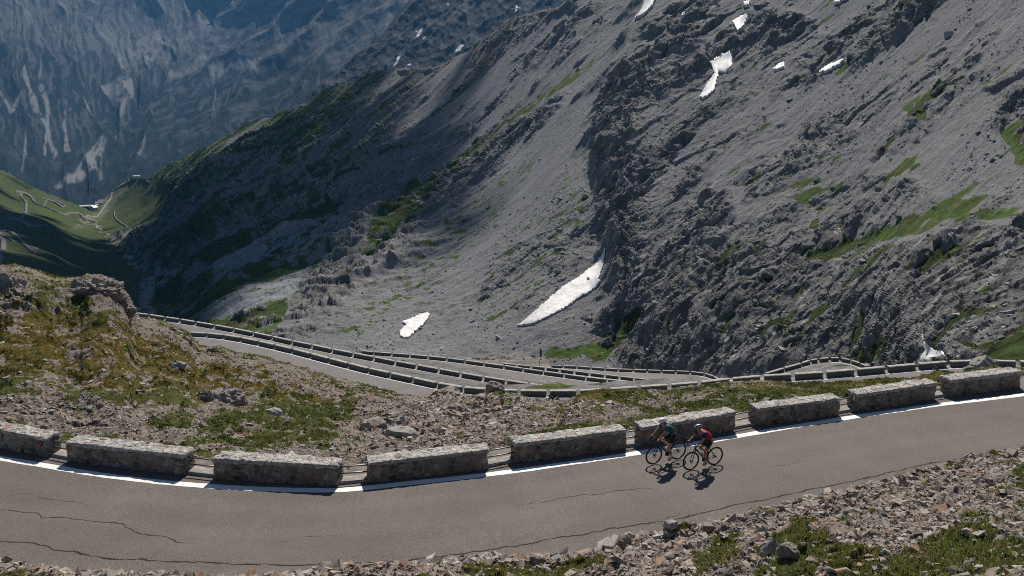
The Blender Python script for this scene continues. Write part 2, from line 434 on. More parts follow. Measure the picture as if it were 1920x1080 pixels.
# strata follow the dip of the slope
def dipco(t, sx):
    tc = t.n('ShaderNodeTexCoord')
    outs = []
    for e, s_ in ((e1, sx), (e2, 1), (e3, 1)):
        d = t.n('ShaderNodeVectorMath', operation='DOT_PRODUCT'); t.l(tc.outputs['Object'], d.inputs[0])
        d.inputs[1].default_value = tuple(e*s_); outs.append(d.outputs['Value'])
    c = t.n('ShaderNodeCombineXYZ')
    for k in range(3): t.l(outs[k], c.inputs[k])
    return c.outputs[0]
dc = dipco(t, .35)
at = t.attr('mask'); at2 = t.attr('mask2')
n_a = t.noise(.05, 5, .65, dc, .6); n_b = t.noise(.45, 5, .7, dc, .8); n_c = t.noise(2.2, 3, .7, co)
n_e = t.noise(1.3, 5, .75, dc, .6)
rockc = t.ramp(t.math('ADD', t.math('MULTIPLY', n_b, .5), t.math('MULTIPLY', n_e, .5)), [(.33, (.075, .072, .068)), (.43, (.26, .253, .242)), (.52, (.42, .41, .392)), (.64, (.60, .585, .56))])
rockc = t.mix(t.ramp(n_a, [(.35, 0), (.65, .55)]), rockc, (.21, .195, .18))
screec = t.ramp(n_a, [(.3, (.195, .197, .202)), (.7, (.275, .275, .275))])
screec = t.mix(1.0, screec, t.ramp(n_e, [(.32, .62), (.5, 1.0), (.68, 1.22)]), 'MULTIPLY')
screec = t.mix(t.ramp(n_c, [(.35, .5), (.7, 0)]), screec, (.085, .088, .095))
fanc = t.ramp(n_b, [(.3, (.20, .21, .225)), (.7, (.32, .33, .34))])
grc = t.ramp(n_b, [(.3, (.035, .052, .014)), (.5, (.062, .105, .020)), (.72, (.12, .15, .032))])
orange = t.ramp(t.noise(.09, 4, .6, co), [(.56, 0), (.68, .75)])
grc_o = t.mix(orange, grc, (.12, .07, .02))
grn = t.ramp(t.noise(.012, 4, .6, co), [(.35, (.028, .031, .017)), (.55, (.046, .052, .023)), (.72, (.060, .082, .024))])
grc2 = t.mix(.5, grc, grn)
grc = t.mix(at2[1], grc_o, grc2)
c = t.mix(at[1], screec, rockc)
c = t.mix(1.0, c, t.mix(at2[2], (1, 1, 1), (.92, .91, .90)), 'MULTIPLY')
c = t.mix(at2[0], c, fanc)
gm = t.math('ADD', t.math('ADD', at[0], t.math('MULTIPLY', t.math('SUBTRACT', n_b, .5), .9)), t.math('MULTIPLY', t.math('SUBTRACT', n_e, .5), 1.1))
gm = t.ramp(gm, [(.42, 0), (.6, 1)])
c = t.mix(gm, c, grc)
c = t.mix(at[2], c, t.ramp(n_c, [(.3, (.23, .21, .185)), (.7, (.33, .31, .28))]))
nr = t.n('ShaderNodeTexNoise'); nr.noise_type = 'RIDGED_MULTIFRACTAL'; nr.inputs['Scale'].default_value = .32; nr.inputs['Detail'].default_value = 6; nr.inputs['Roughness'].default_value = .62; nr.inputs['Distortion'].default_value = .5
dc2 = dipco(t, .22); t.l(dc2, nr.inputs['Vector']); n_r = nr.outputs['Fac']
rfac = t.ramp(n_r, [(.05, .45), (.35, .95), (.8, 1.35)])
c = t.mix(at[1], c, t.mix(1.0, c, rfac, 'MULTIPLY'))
n_st = t.noise(.30, 5, .65, dipco(t, .06), .2)
c = t.mix(1.0, c, t.ramp(n_st, [(.28, .62), (.45, .95), (.6, 1.05), (.74, 1.3)]), 'MULTIPLY')
b1 = t.bump(n_r, .7, 1.0); b1 = t.bump(n_b, .4, 1.0, b1); b1 = t.bump(n_e, .85, .8, b1); b2 = t.bump(n_c, .6, .3, b1)
MOUNT = t.done(c, b2)
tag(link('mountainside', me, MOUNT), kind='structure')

def surf(u, v):
    """point on the finished mountainside at a photo pixel (bilinear in the sheet's own grid)"""
    u = np.atleast_1d(np.asarray(u, float)); v = np.atleast_1d(np.asarray(v, float))
    ci = np.clip((u+260)/2440*(NC-1), 0, NC-1.001); c0 = ci.astype(int); fc = ci-c0
    a = np.interp(u, uc, vt); b = np.interp(u, uc, vb)
    ri = np.clip((v-a)/(b-a)*(NR-1), 0, NR-1.001); r0 = ri.astype(int); fr = ri-r0; r0 = r0+NB
    g = lambda A, r, c: A[r, c]
    def lerp(A):
        fcx = fc[:, None] if A.ndim == 3 else fc; frx = fr[:, None] if A.ndim == 3 else fr
        return (A[r0, c0]*(1-fcx)+A[r0, c0+1]*fcx)*(1-frx)+(A[r0+1, c0]*(1-fcx)+A[r0+1, c0+1]*fcx)*frx
    return lerp(Pm), lerp(Nn)

# ================================================================== SNOW PATCHES
t = NT('old_snow', .6, .3)
n1 = t.noise(.5, 4, .6); n2 = t.noise(6, 3, .6)
SNOWM = t.done(t.mix(t.ramp(n1, [(.38, 0), (.62, .85)]), (.76, .755, .75), (.50, .48, .46)), t.bump(n2, .25, .15))
for k, (pg, lab) in enumerate(SNOW):
    pa = np.array(pg, float); u0, v0 = pa.min(0)-3; u1, v1 = pa.max(0)+3
    nu = int((u1-u0)/1.0)+3; nv = int((v1-v0)/1.0)+3
    uu, vv = np.meshgrid(np.linspace(u0, u1, nu), np.linspace(v0, v1, nv))
    Ps, Ns = surf(uu.ravel(), np.maximum(vv.ravel(), -148))
    Ps = Ps.reshape(nv, nu, 3); Ns = Ns.reshape(nv, nu, 3)
    dep = pix(Ps)[2]
    # level surface bridging the hollows of the rock
    off = ((Ps-blur(Ps, 5))*Ns).sum(-1)
    Pn = blur(Ps, 4 if k != 11 else 11)
    wob = 1.6*gnoise(np.stack([uu/5, vv/5, 0*uu+k], -1))+1.0*gnoise(np.stack([uu/2.2, vv/2.2, 0*uu+k], -1))
    m_ = polymask(uu+wob, vv+wob*.7, pa, .8)
    hole = np.zeros_like(m_)
    if k == 0: hole = polymask(uu, vv, [(1100, 525), (1105, 524), (1105, 529), (1100, 530)], .8)
    inner = polymask(uu, vv, pa, 6)
    lift = .0018*dep*np.clip(inner, 0, 1)+(.0012 if len(pg) > 8 else .0024)*dep
    Pn = Pn+Ns*lift[..., None]
    faces = grid_faces(nv, nu); keep = ((m_-hole).ravel()[faces].mean(1) > .5)
    faces = faces[keep]
    used, inv = np.unique(faces, return_inverse=True)
    Vt = Pn.reshape(-1, 3)[used]; fc = inv.reshape(-1, 4)
    # solid: a skirt down into the slope
    Vd = Vt-Ns.reshape(-1, 3)[used]*(lift.ravel()[used][:, None]+.006*dep.ravel()[used][:, None])
    ed = {}
    for f_ in fc:
        for a_, b_ in zip(f_, np.roll(f_, -1)): ed[(a_, b_)] = 1
    sk = [(b_, a_, a_+len(Vt), b_+len(Vt)) for (a_, b_) in ed if (b_, a_) not in ed]
    allf = np.vstack([fc, np.array(sk, int).reshape(-1, 4)])
    o = link('snow_patch', raw_mesh('snow_patch', np.vstack([Vt, Vd]), allf), SNOWM)
    tag(o, lab, 'snow patch', 'old snow patches on the slopes')

# ================================================================== FAR MOUNTAINS
def far_sheet(name, u0, u1, v0f, v1, ctrl, nc, nr, colorf, dispf, topback=10):
    w = tps_fit(np.array(ctrl, float)[:, :2]/1000, np.log(np.array(ctrl, float)[:, 2]))
    X = np.array(ctrl, float)[:, :2]/1000
    uc_ = np.linspace(u0, u1, nc)
    vtop = v0f(uc_)
    tt_ = np.linspace(0, 1, nr)
    V = vtop[None]+(v1-vtop)[None]*tt_[:, None]; U = np.repeat(uc_[None], nr, 0)
    D = np.exp(tps_eval(w, X, U, V))
    kb_ = np.arange(topback, 0, -1)[:, None]
    U = np.vstack([np.repeat(uc_[None], topback, 0), U]); D = np.vstack([D[:1]*(1+.03*kb_), D]); V = np.vstack([vtop[None]+kb_*5, V])
    Pp = P_depth(U, V, D); N = grid_normals(blur(Pp, 8))
    masks, dsp = dispf(U, V, D, Pp, N)
    me_ = raw_mesh(name, (Pp+N*dsp[..., None]).reshape(-1, 3), grid_faces(*U.shape))
    add_mask(me_, 'mask', np.stack(masks, -1))
    return tag(link(name, me_, colorf), kind='structure')

def far_mat(name, k=1.0):
    t = NT(name, .95, .05)
    at = t.attr('mask'); co = t.coord()
    na = t.n('ShaderNodeTexNoise'); na.noise_type = 'RIDGED_MULTIFRACTAL'; na.inputs['Scale'].default_value = .0075; na.inputs['Detail'].default_value = 8; na.inputs['Roughness'].default_value = .62; t.l(co, na.inputs['Vector']); na = t.ramp(na.outputs['Fac'], [(0, .2), (.9, .8)]); nb = t.noise(.05, 4, .7, co)
    rk = t.ramp(na, [(.3, (.07*k, .075*k, .085*k)), (.5, (.14*k, .145*k, .155*k)), (.7, (.25*k, .25*k, .255*k))])
    fo = t.ramp(nb, [(.35, (.005, .009, .009)), (.65, (.014, .022, .018))])
    sc_ = t.ramp(nb, [(.3, (.13, .13, .13)), (.7, (.235, .23, .225))])
    c = t.mix(t.math('MULTIPLY', at[0], 1), rk, fo)
    c = t.mix(at[1], c, sc_)
    c = t.mix(at[2], c, (.82, .83, .85))
    return t.done(c, t.bump(na, .3, 6))
def disp_far(U, V, D, Pp, N):
    sp_ = 2.2*D/F
    uw = U+9*fbm(np.stack([U/60, V/60, 0*U], -1), 3); vw = V+9*fbm(np.stack([U/60, V/60, 0*U+5], -1), 3)
    seam = itp(V, [(-100, 470), (0, 445), (40, 415), (90, 385), (150, 325), (190, 292), (260, 235), (330, 185), (420, 150)])
    side = sstep(-6, 6, uw-seam)                                 # 1 = right-hand massif
    # fall-line coordinates differ either side of the couloir
    xl = U*.95-V*.30; yl = V
    fl = np.stack([(U-.25*V)/16, V/62, 0*U], -1); fr = np.stack([(U*.8+V*.62)/15, (V-.3*U)/75, 0*U+9], -1)
    cl = ridged(fl, 5, .55); cr = ridged(fr, 5, .55)
    stl = cl*(1-side)+cr*side
    fine = fbm(np.stack([U/16, V/26, 0*U+2], -1), 4, .6)
    bigr = ridged(np.stack([(uw-.2*V)/95*(1-side)+side*(uw*.8+V*.6)/95, vw/210, 0*U+3], -1), 2, .4)
    med = ridged(np.stack([uw/34*(1-side)+side*(uw*.85+vw*.5)/34, vw/62, 0*U+7], -1), 4, .55)
    tree = itp(U, [(-260, 60), (0, 85), (120, 90), (200, 120), (300, 135), (400, 115), (450, 90), (560, 95), (640, 130), (760, 170)])
    forest = sstep(-30, 22, V-tree+26*fbm(np.stack([U/45, V/60, 0*U+6], -1), 5, .65)-10*stl)
    forest = forest*(1-.2*sstep(.4, .9, stl))
    scp = np.zeros_like(U)
    POL = [[(235, 85), (300, 60), (330, 85), (300, 110), (285, 140), (262, 125), (240, 110)],
           [(300, 75), (330, 105), (372, 82), (395, 60), (440, 20), (475, -10), (440, -10), (400, 40), (362, 72), (330, 110), (315, 150), (345, 140), (390, 100), (410, 85), (385, 130), (340, 150), (318, 158)],
           [(225, 105), (236, 142), (225, 140), (195, 95), (170, 60), (150, 30), (165, 40), (200, 85)],
           [(100, 355), (140, 330), (165, 300), (190, 270), (200, 280), (195, 300), (190, 325), (196, 355), (185, 330), (150, 345), (110, 362)],
           [(186, 165), (250, 160), (255, 185), (240, 200), (236, 225), (230, 240), (228, 210), (210, 195)],
           [(395, 140), (450, 110), (500, 120), (490, 150), (440, 130), (400, 160)],
           [(48, 120), (62, 190), (82, 230), (95, 280), (105, 300), (98, 310), (90, 280), (78, 240), (54, 200), (42, 130)],
           [(72, 100), (76, 165), (90, 210), (82, 300), (78, 300), (84, 215), (70, 170)],
           [(0, 170), (20, 205), (35, 175), (28, 215), (18, 218), (0, 180)],
           [(118, 200), (122, 260), (128, 300), (118, 300), (114, 240)], [(148, 180), (170, 225), (176, 234), (160, 215)],
           [(46, 250), (48, 300), (40, 330), (42, 290)], [(265, 300), (280, 260), (278, 270), (268, 302)],
           [(405, 160), (400, 230), (398, 200)], [(440, 160), (420, 200), (425, 185)]]
    for k, pg in enumerate(POL):
        scp = np.maximum(scp, polymask(uw*.5+U*.5, vw*.5+V*.5, pg, 4 if k < 6 else 1.8))
    scp = scp*sstep(-.65, .25, fine+.12+.5*fbm(np.stack([U/5, V/9, 0*U+2], -1), 3, .6))
    up = sstep(60, -60, V-tree)
    scp = np.maximum(scp, .4*up*sstep(.15, .8, .35*stl+.5*med+.7*fine))
    scp = np.maximum(scp, .35*sstep(.5, 1.0, fine+.3*med)*sstep(420, 150, V))
    forest = forest*(1-scp)
    d = (52*bigr+6*med+3*fine)*(D/5500)
    d += 260*(1-side)*0
    sfl = fbm(np.stack([(uw-.25*V)/8, V/55, 0*U+31], -1), 4, .6); sfr = fbm(np.stack([(U*.55+vw)/8, (V-.8*U)/70, 0*U+37], -1), 4, .6)
    sf = sfl*(1-side)+sfr*side
    scp = np.maximum(scp, .75*sstep(.12, .40, sf+.22*up-.10+.15*med)*(.35+.65*up)*sstep(330, 200, V))
    forest = np.clip(forest*(1-scp)+.35*sstep(.1, .4, -sf)*up, 0, 1)
    snow = np.maximum(polymask(U, V, [(440, 6), (452, -4), (462, 2), (452, 6)], 2), polymask(U, V, [(455, 30), (470, 12), (462, 22)], 2)*.7)
    return (forest, scp, snow), d
far_sheet('far_mountain', -420, 900, lambda u: 0*u-120+0*u, 440.0,
          [(-400, -120, 5600), (-400, 200, 4700), (-400, 440, 3300), (0, -120, 6000), (0, 100, 5200), (0, 250, 4500), (0, 360, 3600), (0, 440, 3200),
           (170, 440, 3500), (170, 380, 3900), (200, 300, 4700), (260, 220, 5500), (330, 150, 6200), (420, 50, 7000), (470, -100, 7600),
           (300, 380, 3700), (400, 300, 4000), (550, 200, 4300), (650, 100, 4700), (700, -50, 5400), (880, -120, 5600), (880, 200, 4000), (880, 440, 3200)],
          900, 360, far_mat('far_rock', .62), disp_far)

F3 = [(500, 330), (530, 240), (555, 200), (593, 159), (630, 137), (667, 100), (718, 63), (741, 30), (767, 0), (810, -60), (900, -130), (1300, -200)]
def disp_near_far(U, V, D, Pp, N):
    fl = np.stack([(U*.8+V*.75)/30, (V-.6*U)/110, 0*U+19], -1)
    stl = ridged(fl, 5, .58); fine = fbm(np.stack([U/20, V/14, 0*U+2], -1), 5, .62)
    forest = .55*sstep(-.3, .5, fbm(np.stack([U/50, V/40, 0*U+3], -1), 4))+.3*sstep(60, 160, V)
    sc_ = .35*sstep(.3, .8, fine+.3*stl)
    sn = np.zeros_like(U)
    for pg in [[(783, 74), (788, 62), (796, 56), (793, 66), (788, 74)], [(852, 102), (860, 92), (873, 86), (864, 98)], [(740, 130), (748, 112), (755, 110), (748, 124)],
               [(763, 124), (770, 120), (772, 124)], [(967, 25), (970, 12), (978, 22), (972, 26)], [(780, 60), (784, 58), (783, 62)], [(794, 76), (800, 70), (797, 76)], [(838, 8), (842, 7), (841, 11)]]:
        sn = np.maximum(sn, polymask(U, V, pg, 1.2))
    return (np.clip(forest*(1-sn), 0, 1), sc_*(1-sn), sn), (9*stl+3*fine)*sstep(0, 30, V-itp(U, F3)+12)
far_sheet('middle_mountain', 480, 1320, lambda u: itp(u, F3), 420.0,
          [(480, 420, 2300), (520, 320, 2700), (560, 200, 3300), (680, 90, 3400), (780, -30, 3500), (900, -150, 3600), (1300, -200, 3300),
           (700, 250, 2500), (700, 420, 2000), (900, 100, 2600), (900, 420, 1700), (1300, 100, 2200), (1300, 420, 1500)],
          640, 300, far_mat('middle_rock', .6), disp_near_far)
# ================================================================== SWITCHBACK ROADS
def px_line(pts, zs):
    """road edge traced where it runs: (u,v) with heights interpolated along it -> world polyline"""
    pts = np.array(pts, float)
    if np.isscalar(zs[0]): z = np.interp(np.linspace(0, 1, len(pts)), np.linspace(0, 1, len(zs)), zs)
    return P_z(pts[:, 0], pts[:, 1], z)
ROWB = [(356, 630), (387, 631.6), (419, 635), (451, 640), (483.4, 646.7), (514, 653.8), (547, 661.6), (581.6, 670.7), (616, 680),
        (652, 689.4), (690, 699), (730, 707.8), (772.5, 717), (818, 727), (867, 735.5), (919, 740), (972.5, 742), (1027.5, 743), (1084.5, 742.5), (1142, 739.5),
        (1199, 735.5), (1256, 731.5), (1313, 727), (1372, 720), (1430, 715), (1488, 711.7), (1547.7, 707.9), (1606, 703), (1663.4, 698), (1721, 692.7),
        (1779, 688), (1844, 686), (1909.5, 688), (1974, 691), (2040, 694)]
ROWA = [(247, 592), (278, 596), (308, 600.5), (336.5, 604.5), (365.5, 609.5), (400.6, 615.5), (437, 622), (473.5, 629.5), (509, 637), (546.5, 645.5), (584, 653), (622, 661),
        (661, 668.6), (700, 676), (740, 684), (780, 691), (821.5, 698.7), (862.6, 706), (905, 713.5), (948, 720), (991, 726.6), (1034, 732), (1079, 736)]
ROWC = [(676, 662.5), (700, 665), (734, 667.5), (768, 670), (802, 673), (837, 676.5), (871, 681), (907, 686), (944, 691), (980, 696.5), (1018, 702), (1057, 707.3),
        (1097.5, 713), (1138, 717.5), (1180, 722), (1215, 724)]
ROWD = [(942.5, 686.5), (969, 689), (996, 691.5), (1023, 694.3), (1049.5, 697.5), (1077, 701), (1105.5, 704.3), (1134, 707.6), (1161.5, 710.7), (1189, 713.8), (1217, 717), (1246, 719.3), (1262, 721.5)]
ROWE = [(1032, 689), (1056, 690), (1081, 691), (1107.5, 693), (1133.6, 695), (1159, 696.4), (1187.5, 697.4), (1213.5, 698.4), (1240, 699.5), (1267, 700.2), (1294, 701.3), (1320, 704.5), (1337, 710), (1347, 716)]
ROWH = [(1437, 706.5), (1472, 696), (1504, 686.9), (1520.6, 681.3), (1535.5, 678.9), (1556, 677), (1575, 677), (1594, 681), (1611, 687), (1625, 693)]
WB = px_line(ROWB, [-37.5, -35.6, -34.4, -33.0, -32.0, -30.6, -29.4, -28.0, -26.6, -25.5, -24.5])
WA = px_line(ROWA, [-39.0, -45.5]); WC = px_line(ROWC, [-59.2, -52.6])
WD = px_line(ROWD, [-63.0, -69.5]); WE = px_line(ROWE, [-78.0, -75.0, -72.5, -71.0]); WH = px_line(ROWH, [-51.3, -50.0, -49.4])

def smooth_line(P_, step=1.2):
    seg = np.r_[0, np.cumsum(np.linalg.norm(np.diff(P_, axis=0), axis=1))]
    s_ = np.arange(0, seg[-1], step)
    Q_ = np.stack([np.interp(s_, seg, P_[:, k]) for k in range(3)], -1)
    for _ in range(6):
        Q_[1:-1] = .25*Q_[:-2]+.5*Q_[1:-1]+.25*Q_[2:]
    return Q_
def near_side(L):
    """unit horizontal vector to the camera side of a line"""
    T = np.gradient(L, axis=0); T[:, 2] = 0; T /= np.linalg.norm(T, axis=1)[:, None]
    N = np.stack([-T[:, 1], T[:, 0], 0*T[:, 0]], -1)
    s_ = np.sign((N*(-L)).sum(1)); s_ = np.sign(s_.sum())  # one side for the whole line
    return N*s_, T
def strip(L, N, offs, dz=0.0):
    V = np.stack([L+N*o+np.array([0, 0, dz]) for o in offs], 1)
    return V
def strip_mesh(name, L, N, offs, dz, mat, kind='structure', parent=None, skirt=0):
    V = strip(L, N, offs, dz)
    if skirt:
        a = V[:, :1].copy(); a[..., 2] -= skirt; b = V[:, -1:].copy(); b[..., 2] -= skirt
        V = np.concatenate([a, V, b], 1)
    me_ = raw_mesh(name, V.reshape(-1, 3), grid_faces(V.shape[0], V.shape[1]))
    o = link(name, me_, mat, parent)
    if kind and parent is None: tag(o, kind=kind)
    return o

def asphalt(name, base, fine=True):
    t = NT(name, .85, .3); co = t.coord()
    n1 = t.noise(24, 3, .8, co); n2 = t.noise(.35, 4, .6, co); n3 = t.noise(4, 3, .6, co)
    b = base
    c = t.ramp(n1, [(.30, tuple(x*.5 for x in b)), (.5, b), (.62, tuple(x*1.3 for x in b)), (.72, tuple(x*2.4 for x in b))])
    if not fine: c = t.mix(0.0, b, b)
    c = t.mix(1.0, c, t.ramp(n2, [(.3, .86), (.7, 1.12)]), 'MULTIPLY')
    c = t.mix(1.0, c, t.ramp(n3, [(.3, .94), (.7, 1.05)]), 'MULTIPLY')
    at = t.attr('mask')
    c = t.mix(1.0, c, t.mix(at[0], (1, 1, 1), (1.10, 1.10, 1.11)), 'MULTIPLY')
    c = t.mix(t.math('MULTIPLY', at[1], t.ramp(n3, [(.35, .0), (.65, .8)])), c, (.26, .23, .195))
    return t.done(c, t.bump(n1, .35, .01) if fine else None)
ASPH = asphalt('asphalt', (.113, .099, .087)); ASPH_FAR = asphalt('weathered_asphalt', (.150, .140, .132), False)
t = NT('line_paint', .6, .3); n = t.noise(22, 4, .75)
n2_ = t.noise(1.2, 3, .6)
PAINT = t.done(t.mix(t.ramp(n, [(.60, 0), (.75, .55)]), t.mix(t.ramp(n2_, [(.3, 0), (.7, .3)]), (.74, .74, .72), (.55, .54, .51)), (.25, .24, .22)))

ROADS = []
def far_road(name, W, width, line=True, wfun=None):
    L = smooth_line(W); N, T = near_side(L)
    offs = np.linspace(-1.0, width, 6)
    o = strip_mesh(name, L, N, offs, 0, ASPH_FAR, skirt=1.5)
    if line:
        strip_mesh('road_marking', L, N, [.62, .82], .012, PAINT)
    ROADS.append((L, N, width))
    return L, N
# the hairpin: road A turns through row H into row C; row C continues to row H
conn_CH = np.vstack([WC, WH[:1]])
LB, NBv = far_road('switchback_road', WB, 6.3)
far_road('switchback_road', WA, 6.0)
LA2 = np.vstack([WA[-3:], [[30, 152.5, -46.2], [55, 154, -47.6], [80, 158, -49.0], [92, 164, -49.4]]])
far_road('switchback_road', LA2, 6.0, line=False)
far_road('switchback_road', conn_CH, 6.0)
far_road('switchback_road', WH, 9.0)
# inside of the hairpin bend
PAVS = []
hc = WH.mean(0)
pav = np.vstack([WH+np.array([0, 0, -.02]), [[92, 164, -49.45], [84, 158, -49.05], [66, 158, -48.5], [56, 168, -50.0]]])
PAVS.append(pav.copy()); cen = pav.mean(0)
fs = [(len(pav), k, (k+1) % len(pav)) for k in range(len(pav))]
tag(link('switchback_road', raw_mesh('switchback_road', np.vstack([pav, cen]), fs, size=3), ASPH_FAR), kind='structure')
far_road('switchback_road', WD, 5.0)
far_road('switchback_road', WE, 8.5)
LE = smooth_line(WE)
pav = np.vstack([LE[len(LE)//2::4], [WD[-1]+[2, 2.5, -.6]], [WD[-3]+[0, 2.5, -.8]], [WD[-5]+[0, 4, -1.6]]])
PAVS.append(pav.copy()); cen = pav.mean(0)
fs = [(len(pav), k, (k+1) % len(pav)) for k in range(len(pav))]
pav[:, 2] -= .05
tag(link('switchback_road', raw_mesh('switchback_road', np.vstack([pav, cen]), fs, size=3), ASPH_FAR), kind='structure')

# --- hillside carrying the switchbacks: heights interpolated from the road edges
SM = []
for (L, N, wd) in ROADS:
    for off, dz in ((-1.3, -.45), (wd*.33, -.5), (wd*.66, -.5), (wd+.3, -.45), (wd+1.8, -.5)):
        SM.append((L[::3]+N[::3]*off)+np.array([0, 0, dz]))
def offs_row(W, off, dz, step=6):
    L = smooth_line(W); N, T = near_side(L); return (L[::step]+N[::step]*off)+np.array([0, 0, dz])
SM += [offs_row(WC[6:], -4, -4), offs_row(WC[6:], -12, -10), offs_row(WC[6:], -22, -14), offs_row(WA[14:], 10, -.3), offs_row(WC, 10, -.2), offs_row(WE, 9, -.2), offs_row(WH, 14, .2), offs_row(WA[:10], -9, -6.5), offs_row(WA[:8], -30, -24), offs_row(WA[10:15], -6, -5), offs_row(WC[:8], -9, -5), offs_row(WC[:8], -30, -16), offs_row(WE, -4, -.8), offs_row(WE[:6], -25, -5),
       offs_row(WD[:2], 0, -.5)]
SM.append(np.array([[8, 290, -84], [-25, 285, -86], [-60, 280, -90], [-100, 240, -88], [-140, 230, -85], [40, 300, -80], [20, 320, -86], [100, 200, -55], [92, 215, -62], [84, 240, -70], [105, 180, -50], [95, 140, -34],
     [-110, 170, -42], [-120, 120, -36], [-80, 110, -35], [-140, 95, -30], [-40, 98, -34], [0, 97, -32], [40, 98, -29.5], [80, 95, -26.5], [110, 100, -25], [140, 110, -24], [120, 160, -38], [140, 200, -48], [150, 300, -60]]))
SM = np.vstack(SM)
gx = np.arange(-150, 152, 1.25); gy = np.arange(92, 330, 1.25)
GX, GY = np.meshgrid(gx, gy)
num = np.zeros_like(GX); den = np.zeros_like(GX); dmin = np.full_like(GX, 1e9)
for s_ in SM:
    d2 = (GX-s_[0])**2+(GY-s_[1])**2+.3
    w_ = d2**-2.2; num += w_*s_[2]; den += w_
GZ = num/den
# keep-away mask from roads for roughness and turf
rd = np.full_like(GX, 1e9)
for (L, N, wd) in ROADS:
    for off in (0, wd*.5, wd):
        for p_ in (L+N*off)[::3]:
            rd = np.minimum(rd, np.hypot(GX-p_[0], GY-p_[1]))
off_road = sstep(3.3, 7.5, rd)
PT = np.stack([GX, GY, GZ], -1)
GZ = GZ+off_road*(.35*fbm(PT/5, 4)+.15*cells(PT/1.6)+.25*ridged(PT/9+4, 3)-.4)
GZ -= (1-off_road)*.12
FANS_ = []
def under_road(L, N, wd, lo=-1.4, hi=.9, dz=.4):
    global GZ
    d = np.full(GX.shape, 1e9); zz = np.zeros(GX.shape); of = np.zeros(GX.shape)
    for k_ in range(0, len(L), 1):
        dd = np.hypot(GX-L[k_, 0], GY-L[k_, 1]); m_ = dd < d
        o_ = (GX-L[k_, 0])*N[k_, 0]+(GY-L[k_, 1])*N[k_, 1]
        d = np.where(m_, dd, d); zz = np.where(m_, L[k_, 2], zz); of = np.where(m_, o_, of)
    ins = (of > lo) & (of < wd+hi) & (d < wd+2.0)
    GZ = np.where(ins, np.minimum(GZ, zz-dz), GZ)
for (L, N, wd) in ROADS: under_road(L, N, wd)
for pv in PAVS:
    m_ = polymask(GX, GY, pv[:, :2], 1.2) > .3
    num_ = 0; den_ = 0
    for s_ in pv: w_ = 1/((GX-s_[0])**2+(GY-s_[1])**2+1); num_ = num_+w_*s_[2]; den_ = den_+w_
    GZ = np.where(m_, np.minimum(GZ, num_/den_-.7), GZ)
# the slope keeps below the mountain foot and the outer road edges
FOOT = [(-3000, 600), (200, 592), (278, 599), (437, 625), (546, 648), (676, 668), (700, 667), (880, 669), (890, 673), (1028, 673), (1036, 690), (1056, 691), (1300, 703), (1345, 718), (1437, 710), (1472, 699), (1504, 689), (1556, 679), (1594, 683),
        (1625, 693), (1665, 699), (1700, 696), (1909, 690), (2100, 694), (4000, 700)]
_u, _v, _d = pix(np.stack([GX, GY, GZ], -1))
_vl = itp(_u, FOOT)+1.5
_b = (540-_vl)/F; _zl = H+(-SP+_b*CP)/(CP+_b*SP)*GY
GZ = np.where(rd > 3.2, np.minimum(GZ, _zl), GZ)
PT[..., 2] = GZ
gpatch = np.clip(sstep(.05, .4, fbm(PT/7+9, 4))*.9+.9*sstep(14, 6, np.hypot(GX-9, (GY-143)*.8)), 0, 1)*off_road
pale = sstep(3.2, 2.2, rd)*.0+.7*sstep(.1, .5, fbm(PT/6+29, 3))*sstep(-15, 40, GX)*sstep(200, 150, GY)
sandm = sstep(26, 14, np.hypot((GX+2)*.7, GY-278))
me = raw_mesh('switchback_slope', PT.reshape(-1, 3), grid_faces(*GX.shape))
add_mask(me, 'mask', np.stack([gpatch*(1-sandm), .6*off_road*(1-gpatch), np.clip(sandm+.0*pale, 0, 1)], -1))
add_mask(me, 'mask2', np.stack([0*GX, 0*GX, 0*GX], -1))
tag(link('switchback_slope', me, MOUNT), kind='structure')

